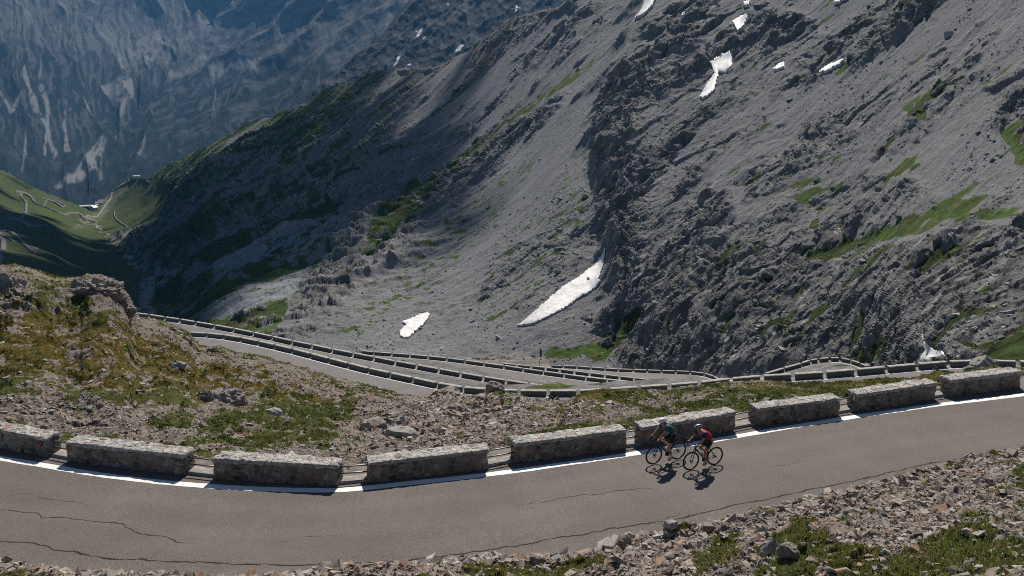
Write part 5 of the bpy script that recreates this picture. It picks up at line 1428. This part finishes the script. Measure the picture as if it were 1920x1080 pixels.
# ================================================================== RIDERS
def skin_mesh(name, verts, edges, radii, root=0, sub=1, smooth=True):
    me_ = bpy.data.meshes.new(name); me_.from_pydata([tuple(v) for v in verts], edges, []); me_.update()
    o = bpy.data.objects.new('tmp_'+name, me_); COL.objects.link(o)
    md = o.modifiers.new('skin', 'SKIN'); md.use_smooth_shade = True
    sv = me_.skin_vertices[0].data if me_.skin_vertices else None
    if sv is None: 
        me_.skin_vertices.new() if hasattr(me_.skin_vertices, 'new') else None; sv = me_.skin_vertices[0].data
    for k, rr in enumerate(radii):
        sv[k].radius = rr if hasattr(rr, '__len__') else (rr, rr); sv[k].use_root = (k in (root if hasattr(root, '__len__') else [root]))
    if sub:
        s_ = o.modifiers.new('sub', 'SUBSURF'); s_.levels = sub; s_.render_levels = sub
    dg = bpy.context.evaluated_depsgraph_get(); ev = o.evaluated_get(dg)
    out = bpy.data.meshes.new_from_object(ev); out.name = name
    bpy.data.objects.remove(o); 
    for p_ in out.polygons: p_.use_smooth = True
    return out
def ik(a, b, l1, l2, bend):
    """joint between a and b with link lengths, bent toward 'bend'"""
    a = Vector(a); b = Vector(b); d = b-a; L = min(d.length, (l1+l2)*.999); u = d.normalized()
    x = (l1*l1-l2*l2+L*L)/(2*L); h = math.sqrt(max(l1*l1-x*x, 0)); bn = Vector(bend); bn = (bn-u*bn.dot(u)).normalized()
    return a+u*x+bn*h
def make_rider(label, crank, skinc, jersey, shorts, helmet, shoe, hair=None, lean=0.0, head_turn=0.0, sleeves=None, cat='cyclist'):
    hip = Vector((-.17, 0, 1.01)); sh = Vector((.21+lean, 0, 1.37-lean*.6)); ca = math.radians(crank)
    J = {}
    for s, s2 in ((1, 1), (-1, -1)):
        ped = Vector((s2*.17*math.cos(ca), s*.13, .27+s2*.17*math.sin(ca)))
        ank = ped+Vector((-.10, 0, .095)); toe = ped+Vector((.075, 0, .022)); h_ = hip+Vector((0, s*.085, -.02))
        kn = ik(h_, ank, .44, .42, (1, s*.08, .3))
        J[s] = dict(hip=h_, knee=kn, ank=ank, toe=toe, heel=ped+Vector((-.15, 0, .03)), ped=ped)
        S_ = sh+Vector((0, s*.17, 0)); hand = Vector((.575, s*.205, .985)); el = ik(S_, hand, .29, .26, (0, s*.55, -1))
        J[s].update(S=S_, el=el, hand=hand)
    nk = sh+Vector((.055, 0, .045)); hd = sh+Vector((.135, 0, .155))
    # continuous body: pelvis, spine, limbs, neck, head
    V = [hip, hip.lerp(sh, .33)+Vector((-.03, 0, .035)), hip.lerp(sh, .7)+Vector((-.02, 0, .04)), sh, nk, hd, hd+Vector((-.015, 0, .055)), hd+Vector((.055, 0, -.055))]
    R = [(.125, .10), (.115, .095), (.13, .10), (.11, .085), (.055, .055), (.085, .078), (.07, .065), (.045, .04)]
    E = [(0, 1), (1, 2), (2, 3), (3, 4), (4, 5), (5, 6), (5, 7)]
    for s in (1, -1):
        b = len(V); j = J[s]
        V += [j['hip'], j['hip'].lerp(j['knee'], .5), j['knee'], j['knee'].lerp(j['ank'], .35), j['ank'], j['ped']+Vector((0, 0, .04))]
        R += [.088, .074, .055, .054, .035, .032]
        E += [(0, b), (b, b+1), (b+1, b+2), (b+2, b+3), (b+3, b+4), (b+4, b+5)]
        b = len(V)
        V += [j['S'], j['S'].lerp(j['el'], .5), j['el'], j['el'].lerp(j['hand'], .4), j['hand']+(j['el']-j['hand'])*.25]
        R += [.056, .045, .038, .037, .027]
        E += [(3, b), (b, b+1), (b+1, b+2), (b+2, b+3), (b+3, b+4)]
        J[s]['wr'] = V[-1]
    parts = [skin_mesh('b', V, E, R)]
    for s in (1, -1):
        h_ = J[s]['hand']; wr = J[s]['wr']; fw = Vector((1, 0, .1)).normalized(); sd_ = Vector((0, s, 0))
        pal = [wr, h_+Vector((-.035, 0, .012)), h_+Vector((.015, 0, .012))]
        parts.append(skin_mesh('p', pal, [(0, 1), (1, 2)], [(.026, .02), (.038, .018), (.036, .016)], 1))
        for k, (yo, ln) in enumerate([(-.027, 1.0), (-.009, 1.1), (.010, 1.0), (.028, .8)]):
            # fingers curl over the outside of the brake hood
            o_ = h_+Vector((.02-.012*k*.3, s*(.024), .004))+Vector((.030-.021*k, 0, 0))
            parts.append(skin_mesh('f', [o_+Vector((0, -s*.02, .012)), o_+Vector((0, s*.012, -.002)), o_+Vector((.004, s*.014, -.028*ln)), o_+Vector((.004, -s*.006, -.045*ln))], [(0, 1), (1, 2), (2, 3)], [.0095, .009, .0085, .0075], 0))
        o_ = h_+Vector((-.02, -s*.018, .005))
        parts.append(skin_mesh('t', [o_, o_+Vector((.02, -s*.02, -.012)), o_+Vector((.045, -s*.014, -.022))], [(0, 1), (1, 2)], [.012, .010, .0085], 0))
    # nose, ears
    fdir = Vector((math.cos(head_turn), math.sin(head_turn), -.25)).normalized()
    for off, rr in ((Vector((.088, 0, -.012)), .014), (Vector((.0, .08, -.01)), .018), (Vector((.0, -.08, -.01)), .018)):
        c_ = hd+off; parts.append(skin_mesh('n', [c_+Vector((-.02, 0, .006)), c_, c_+Vector((.004, 0, -.014))], [(0, 1), (1, 2)], [rr*.7, rr, rr*.8], 0))
    body = link('person', join_meshes('person', parts), skinc)
    tag(body, label, cat)
    def child(nm, mesh, mat): return link(nm, mesh, mat, body)
    # jersey
    V = [hip+Vector((.005, 0, .02)), hip.lerp(sh, .33)+Vector((-.03, 0, .035)), hip.lerp(sh, .7)+Vector((-.02, 0, .04)), sh, sh+Vector((.03, 0, .022))]
    R = [(.170, .140), (.158, .130), (.165, .132), (.138, .110), (.078, .07)]; E = [(0, 1), (1, 2), (2, 3), (3, 4)]
    for s in (1, -1):
        b = len(V); j = J[s]; V += [j['S'], j['S'].lerp(j['el'], .55)]; R += [.075, .062]; E += [(3, b), (b, b+1)]
    child('jersey', skin_mesh('jersey', V, E, R), jersey)
    if sleeves is not None:
        for s in (1, -1):
            j = J[s]; child('sleeve', skin_mesh('sleeve', [j['S'].lerp(j['el'], .05), j['S'].lerp(j['el'], .62)], [(0, 1)], [.070, .058]), sleeves)
    V = [hip+Vector((.04, 0, .07)), hip]; R = [(.158, .128), (.168, .14)]; E = [(0, 1)]
    for s in (1, -1):
        b = len(V); j = J[s]; V += [j['hip'], j['hip'].lerp(j['knee'], .45), j['hip'].lerp(j['knee'], .80)]; R += [.112, .096, .078]; E += [(1, b), (b, b+1), (b+1, b+2)]
    child('shorts', skin_mesh('shorts', V, E, R, 1), shorts)
    for s in (1, -1):
        j = J[s]
        child('shoe', skin_mesh('shoe', [j['heel'], j['ped']+Vector((-.04, 0, .045)), j['ped']+Vector((.03, 0, .032)), j['toe']], [(0, 1), (1, 2), (2, 3)], [(.034, .034), (.042, .040), (.044, .032), (.030, .022)], 1), shoe)
        child('sock', skin_mesh('sock', [j['ank']+Vector((0, 0, -.02)), j['ank'].lerp(j['knee'], .28)], [(0, 1)], [.043, .048]), shoe)
    # helmet with vents
    bm = bmesh.new(); bmesh.ops.create_uvsphere(bm, u_segments=28, v_segments=14, radius=1)
    bmesh.ops.delete(bm, geom=[v_ for v_ in bm.verts if v_.co.z < -.18], context='VERTS')
    for v_ in bm.verts:
        a = math.atan2(v_.co.y, v_.co.x); c_ = v_.co
        rib = 1-.085*(math.sin(c_.y*11) > .2)*(abs(c_.x) < .8)*(c_.z > .15)
        v_.co = Vector((c_.x*.150*rib-(.02 if c_.x < 0 else 0), c_.y*.112*rib, c_.z*.112*rib))
    hm = bpy.data.meshes.new('helmet'); bm.to_mesh(hm); bm.free()
    for p_ in hm.polygons: p_.use_smooth = True
    ho = child('helmet', hm, helmet); ho.location = hd+Vector((-.005, 0, .035)); ho.rotation_euler = (0, .22, head_turn)
    so = ho.modifiers.new('thick', 'SOLIDIFY'); so.thickness = .012
    gl = child('sunglasses', tube('g', [hd+Vector((.03, -.078, .012)), hd+Vector((.078, -.045, .008)), hd+Vector((.088, 0, .008)), hd+Vector((.078, .045, .008)), hd+Vector((.03, .078, .012))], [.006, .017, .012, .017, .006], None, None, 6), TAPE)
    if hair:
        child('hair', skin_mesh('hair', [hd+Vector((-.07, 0, .0)), hd+Vector((-.13, .01, -.03)), hd+Vector((-.20, .03, -.09)), hd+Vector((-.26, .04, -.17)), hd+Vector((-.29, .045, -.24))], [(0, 1), (1, 2), (2, 3), (3, 4)], [.04, .032, .036, .028, .012]), hair)
    return body
SKIN = flat('tanned_skin', (.40, .20, .12), .55, spec=.3); SKIN2 = flat('fair_skin', (.47, .24, .155), .55, spec=.3)
TEAL = flat('teal_jersey', (.008, .085, .105), .7); BLK = flat('black_lycra', (.010, .011, .014), .6)
WHT = flat('white_helmet_shell', (.72, .73, .74), .35); WSH = flat('white_shoe', (.68, .70, .74), .5); HAIR = flat('auburn_hair', (.22, .085, .03), .6)
NAVY = flat('navy_panel', (.018, .02, .07), .7); BHEL = flat('black_white_helmet', (.03, .03, .032), .3)
t = NT('red_navy_jersey', .7, .3)     # red over hips and back, navy across the shoulders
tc = t.n('ShaderNodeTexCoord'); sx = t.n('ShaderNodeSeparateXYZ'); t.l(tc.outputs['Object'], sx.inputs[0])
g_ = t.math('ADD', t.math('MULTIPLY', sx.outputs[2], 1.0), t.math('MULTIPLY', t.noise(6, 2), .03))
fx = t.math('GREATER_THAN', t.math('ADD', sx.outputs[0], 0), .06)
fy = t.math('LESS_THAN', t.math('ADD', g_, t.math('MULTIPLY', sx.outputs[0], -.55)), 1.30)
REDJ = t.done(t.mix(t.math('MULTIPLY', fx, fy), (.40, .012, .022), (.022, .021, .085)))
t = NT('striped_helmet', .3, .5); tc = t.n('ShaderNodeTexCoord'); sx = t.n('ShaderNodeSeparateXYZ'); t.l(tc.outputs['Object'], sx.inputs[0])
wv_ = t.math('SINE', t.math('MULTIPLY', sx.outputs[1], 95)); BHEL = t.done(t.mix(t.math('GREATER_THAN', wv_, .55), (.018, .018, .02), (.6, .6, .6)))

def place(objs, front, rear, z=0.0, wb=1.0):
    """stand a bicycle and its rider between two wheel contact points"""
    f = np.array(front); r_ = np.array(rear); d = f-r_; ang = math.atan2(d[1], d[0])
    c = (f+r_)/2; off = np.array([math.cos(ang), math.sin(ang), 0])*.085
    pitch = -math.atan2(d[2], math.hypot(d[0], d[1]))
    for o in objs:
        o.location = tuple(c-off); o.rotation_euler = (0, pitch, ang)
bikes = []
f1, r1 = P_z(1224.8, 870.6, .005), P_z(1271, 861, .005); f2, r2_ = P_z(1293.3, 881.7, .005), P_z(1340.6, 871.5, .005)
print('wheelbase px check', np.linalg.norm(f1-r1), np.linalg.norm(f2-r2_))
b1_ = make_bike('black road bicycle ridden by the cyclist in teal, nearer the wall', -78); p1 = make_rider('person in teal jersey, black shorts and white helmet with a ponytail, riding on the hoods', -78, SKIN2, TEAL, BLK, WHT, WSH, HAIR, lean=-.02)
b2_ = make_bike('black road bicycle ridden by the cyclist in red, nearer the middle of the road', -40); p2 = make_rider('person in red and navy jersey and striped dark helmet, riding behind the teal one', -40, SKIN, REDJ, BLK, BHEL, flat('white_black_shoe', (.35, .35, .36), .5), None, lean=.03)
place([b1_, p1], f1, r1); place([b2_, p2], f2, r2_)
# far riders seen small on the lower roads
def clone(o, mats=None):
    c = o.copy(); COL.objects.link(c)
    def rec(src, dst):
        for ch in [x for x in bpy.data.objects if x.parent == src]:
            k = ch.copy(); COL.objects.link(k); k.parent = dst
            if mats and ch.name.split('.')[0] in mats:
                k.data = ch.data.copy(); k.data.materials.clear(); k.data.materials.append(mats[ch.name.split('.')[0]])
            rec(ch, k)
    rec(o, c); return c
def on_row(W, u, off):
    L = smooth_line(W, .5); N, T = near_side(L); k = np.argmin(np.abs(pix(L)[0]-u)); return L[k]+N[k]*off+np.array([0, 0, .02]), T[k]
REDF = flat('red_jacket', (.62, .02, .02), .6); GREYJ = flat('grey_jersey', (.28, .30, .33), .7); DARKJ = flat('dark_jacket', (.02, .02, .024), .6)
for (Wr, ur, of_, mats, l1, l2) in [
    (WA, 1012, 1.3, {'jersey': REDF, 'helmet': REDF}, 'small bicycle in front of the second lower row, ridden by the red cyclist', 'tiny cyclist in bright red riding in front of the second lower row of parapets'),
    (WE, 1222, 6.5, {'jersey': GREYJ, 'helmet': WHT}, 'tiny bicycle on the farthest visible hairpin road', 'tiny cyclist with white helmet behind the short fourth row of parapets'),
    (WB, 1734, 3.2, {'jersey': DARKJ, 'helmet': DARKJ, 'shorts': DARKJ}, 'small bicycle of the dark cyclist on the nearest lower road at right', 'small dark dressed cyclist on the nearest lower road, at right before the brow')]:
    bb = clone(b2_); pp_ = clone(p2, mats); bb['label'] = l1; pp_['label'] = l2
    fr, tg_ = on_row(Wr, ur, of_); tg_ = tg_*np.sign(tg_[0]); place([bb, pp_], fr-tg_*.5, fr+tg_*.5)

# motorcycle with rider on the nearest lower road
mb = on_row(WB, 1042, 2.6)[0]
r = empty('motorcycle', tuple(mb), math.radians(172)); tag(r, 'black touring motorcycle on the nearest lower road, half behind the brow', 'motorcycle')
for ax in (-.72, .74):
    w_ = link('wheel', torus_mesh('wheel', .22, .03), SPK, r); w_.location = (ax, 0, .32)
    link('tyre', torus_mesh('tyre', .265, .058), TYRE, w_); link('hub', tube('hub', [(0, -.08, 0), (0, .08, 0)], .06, None, None, 10), FRAME, w_)
link('body', skin_mesh('body', [(-.75, 0, .80), (-.30, 0, .74), (.05, 0, .84), (.35, 0, .88), (.55, 0, .80), (.05, 0, .45), (.30, 0, .48)], [(0, 1), (1, 2), (2, 3), (3, 4), (2, 5), (3, 6)], [(.10, .07), (.13, .07), (.15, .12), (.16, .13), (.12, .12), (.17, .16), (.15, .14)], 2), BLK, r)
link('fork', tube('fork', [(.50, .0, .85), (.74, .0, .32)], .05, None, None, 8), FRAME, r)
link('windscreen', tube('windscreen', [(.58, 0, .95), (.48, 0, 1.22)], [.16, .10], None, None, 8), flat('smoked_screen', (.05, .055, .06), .1), r)
link('handlebar', tube('handlebar', [(.22, -.36, 1.02), (.40, -.1, .98), (.40, .1, .98), (.22, .36, 1.02)], .018, None, None, 6), FRAME, r)
link('pannier', block_mesh('pannier', .42, .18, .48, .82, 4, 2, 4, .004, 3, 0, .04), BLK, r).location = (-.82, .16, 0)
link('pannier', block_mesh('pannier', .42, .18, .48, .82, 4, 2, 4, .004, 3, 0, .04), BLK, r).location = (-.82, -.34, 0)
link('exhaust', tube('exhaust', [(.1, -.2, .38), (-.4, -.22, .36), (-.85, -.24, .45)], [.03, .05, .055], None, None, 8), SPK, r)
# its rider
V = [(-.25, 0, .92), (-.22, 0, 1.14), (-.12, 0, 1.36), (-.06, 0, 1.45), (-.02, 0, 1.58), (-.02, 0, 1.64)]
R = [(.16, .13), (.15, .12), (.17, .12), (.07, .07), (.09, .085), (.08, .08)]; E = [(0, 1), (1, 2), (2, 3), (3, 4), (4, 5)]
for s in (1, -1):
    b = len(V); V += [(-.2, s*.12, .90), (.08, s*.24, .86), (.20, s*.26, .82), (.05, s*.25, .60), (-.04, s*.24, .40), (.10, s*.25, .36)]; R += [.10, .09, .07, .065, .05, .045]; E += [(0, b)]+[(b+k, b+k+1) for k in range(5)]
    b = len(V); V += [(-.10, s*.21, 1.36), (.0, s*.32, 1.18), (.10, s*.36, 1.12), (.22, s*.34, 1.05)]; R += [.07, .06, .05, .04]; E += [(2, b)]+[(b+k, b+k+1) for k in range(3)]
mr = link('person', skin_mesh('person', V, E, R), BLK); mr.location = tuple(mb); mr.rotation_euler = (0, 0, math.radians(172))
tag(mr, 'person in black riding gear seated on the motorcycle, bareheaded shape of a black helmet', 'motorcyclist')
mr['label'] = 'person in black riding gear and black helmet seated on the motorcycle'
bm = bmesh.new(); bmesh.ops.create_uvsphere(bm, u_segments=16, v_segments=10, radius=.15); hm = bpy.data.meshes.new('helmet'); bm.to_mesh(hm); bm.free()
for p_ in hm.polygons: p_.use_smooth = True
link('helmet', hm, flat('glossy_black_helmet', (.015, .015, .016), .15), mr).location = (-.01, 0, 1.62)

# small things along the near road
gp_ = P_z(934, 872, .05)
tag(link('rag', skin_mesh('rag', [(0, 0, .03), (.10, .02, .035), (.16, .03, .03), (.15, .08, .02), (.02, -.03, .02)], [(0, 1), (1, 2), (1, 3), (0, 4)], [(.05, .03), (.05, .028), (.02, .015), (.018, .015), (.03, .02)]), BLK), 'small crumpled dark object on the sill under the rails, left of the cyclists', 'litter').location = tuple(gp_)
k_ = np.argmin((Ug-822)**2+(Vg-744)**2+(rowt > 1)*1e6); i_, j_ = np.unravel_index(k_, Ug.shape); pq = PG[i_, j_]
tube('marker_post', [tuple(pq+[0, 0, -.1]), tuple(pq+[0.01, 0, .32])], .035, DARK, None, 8)
tag(bpy.data.objects['marker_post'], 'short dark marker post on the brow beside the jagged rock heap', 'post')
HAZE = 5.6e-5
CLOUDS = [((-330, 950, 0, 190, 360, 390, 1), ''), ((-460, 1330, 60, 300, 360, 430, 2), ''), ((-215, 560, -110, 110, 150, 230, 5), ''), ((-150, 760, -20, 120, 220, 150, 6), ''), ((-760, 1300, -150, 360, 420, 300, 4), '')]
# ================================================================== LIGHT, AIR
AZ, EL = math.radians(8), math.radians(48)
S = Vector((math.sin(AZ)*math.cos(EL), math.cos(AZ)*math.cos(EL), math.sin(EL)))
sun_d = bpy.data.lights.new('sun', 'SUN'); sun_d.energy = 5.0; sun_d.angle = math.radians(.5); sun_d.color = (1.0, .93, .84)
sun = bpy.data.objects.new('sun', sun_d); COL.objects.link(sun)
sun.rotation_euler = S.to_track_quat('Z', 'Y').to_euler()
sun.location = (0, 0, 60)
w = bpy.data.worlds.new('World'); scene.world = w; w.use_nodes = True
bg = w.node_tree.nodes['Background']
sky = w.node_tree.nodes.new('ShaderNodeTexSky'); sky.sky_type = 'NISHITA'; sky.sun_disc = False
sky.sun_elevation = EL; sky.sun_rotation = AZ; sky.altitude = 2400; sky.air_density = 1.0; sky.dust_density = 1.0
w.node_tree.links.new(sky.outputs[0], bg.inputs[0]); bg.inputs[1].default_value = .062
scene.view_settings.view_transform = 'Standard'; scene.view_settings.look = 'None'
scene.view_settings.exposure = 0.32; scene.view_settings.gamma = 1.0
scene.cycles.use_denoising = False
scene.cycles.filter_width = 1.0
scene.cycles.max_bounces = 4; scene.cycles.diffuse_bounces = 2; scene.cycles.volume_bounces = 0

# thin blue air over the whole scene
hz = bpy.data.materials.new('mountain_air'); hz.use_nodes = True; nt = hz.node_tree
for n_ in list(nt.nodes):
    if n_.type == 'BSDF_PRINCIPLED': nt.nodes.remove(n_)
pv = nt.nodes.new('ShaderNodeVolumePrincipled'); pv.inputs['Color'].default_value = (.13, .39, .76, 1); pv.inputs['Density'].default_value = HAZE
nt.links.new(pv.outputs[0], nt.nodes['Material Output'].inputs['Volume'])
X0, X1, Y0, Y1, Z0, Z1 = -7000, 7000, -60, 9500, -3400, 1500
Vh = [(x, y, z) for z in (Z0, Z1) for y in (Y0, Y1) for x in (X0, X1)]
Fh = [(0, 2, 3, 1), (4, 5, 7, 6), (0, 1, 5, 4), (1, 3, 7, 5), (3, 2, 6, 7), (2, 0, 4, 6)]
tag(link('haze', raw_mesh('haze', Vh, Fh, False), hz), kind='stuff')
# clouds high over the valley: their shade lies on the left half of the mountainside
t = NT('cloud_vapour', 1, 0); CL = t.done((.8, .8, .8))
def cloud(tx, ty, tz, rx, ry, n, seed, L=4300, rot=0.0):
    r = np.random.default_rng(seed)
    c = np.array([tx, ty, tz])+np.array(S)*L
    bm = bmesh.new(); bmesh.ops.create_icosphere(bm, subdivisions=2, radius=1.0)
    bv = np.array([v_.co[:] for v_ in bm.verts]); bf = np.array([[v_.index for v_ in f.verts] for f in bm.faces]); bm.free()
    VV = []; FF = []
    for k in range(n):
        rad = abs(r.normal(0, .62)); a = r.uniform(0, 2*math.pi); s_ = r.uniform(10, 34)*(1.3-min(rad, 1.1)*.6)
        x, y = rad*rx*math.cos(a), rad*ry*math.sin(a)
        x, y = x*math.cos(rot)-y*math.sin(rot), x*math.sin(rot)+y*math.cos(rot)
        q = bv*(1+.25*gnoise(bv*1.5+k)[:, None])*s_*np.array([1.2, 1.2, .6])+c+np.array([x, y, r.normal(0, 18)])
        VV.append(q); FF.append(bf+k*len(bv))
    return raw_mesh('cloud', np.vstack(VV), np.vstack(FF), True, 3)
for k, (a, lab) in enumerate(CLOUDS):
    tag(link('cloud', cloud(*a), CL), kind='structure')
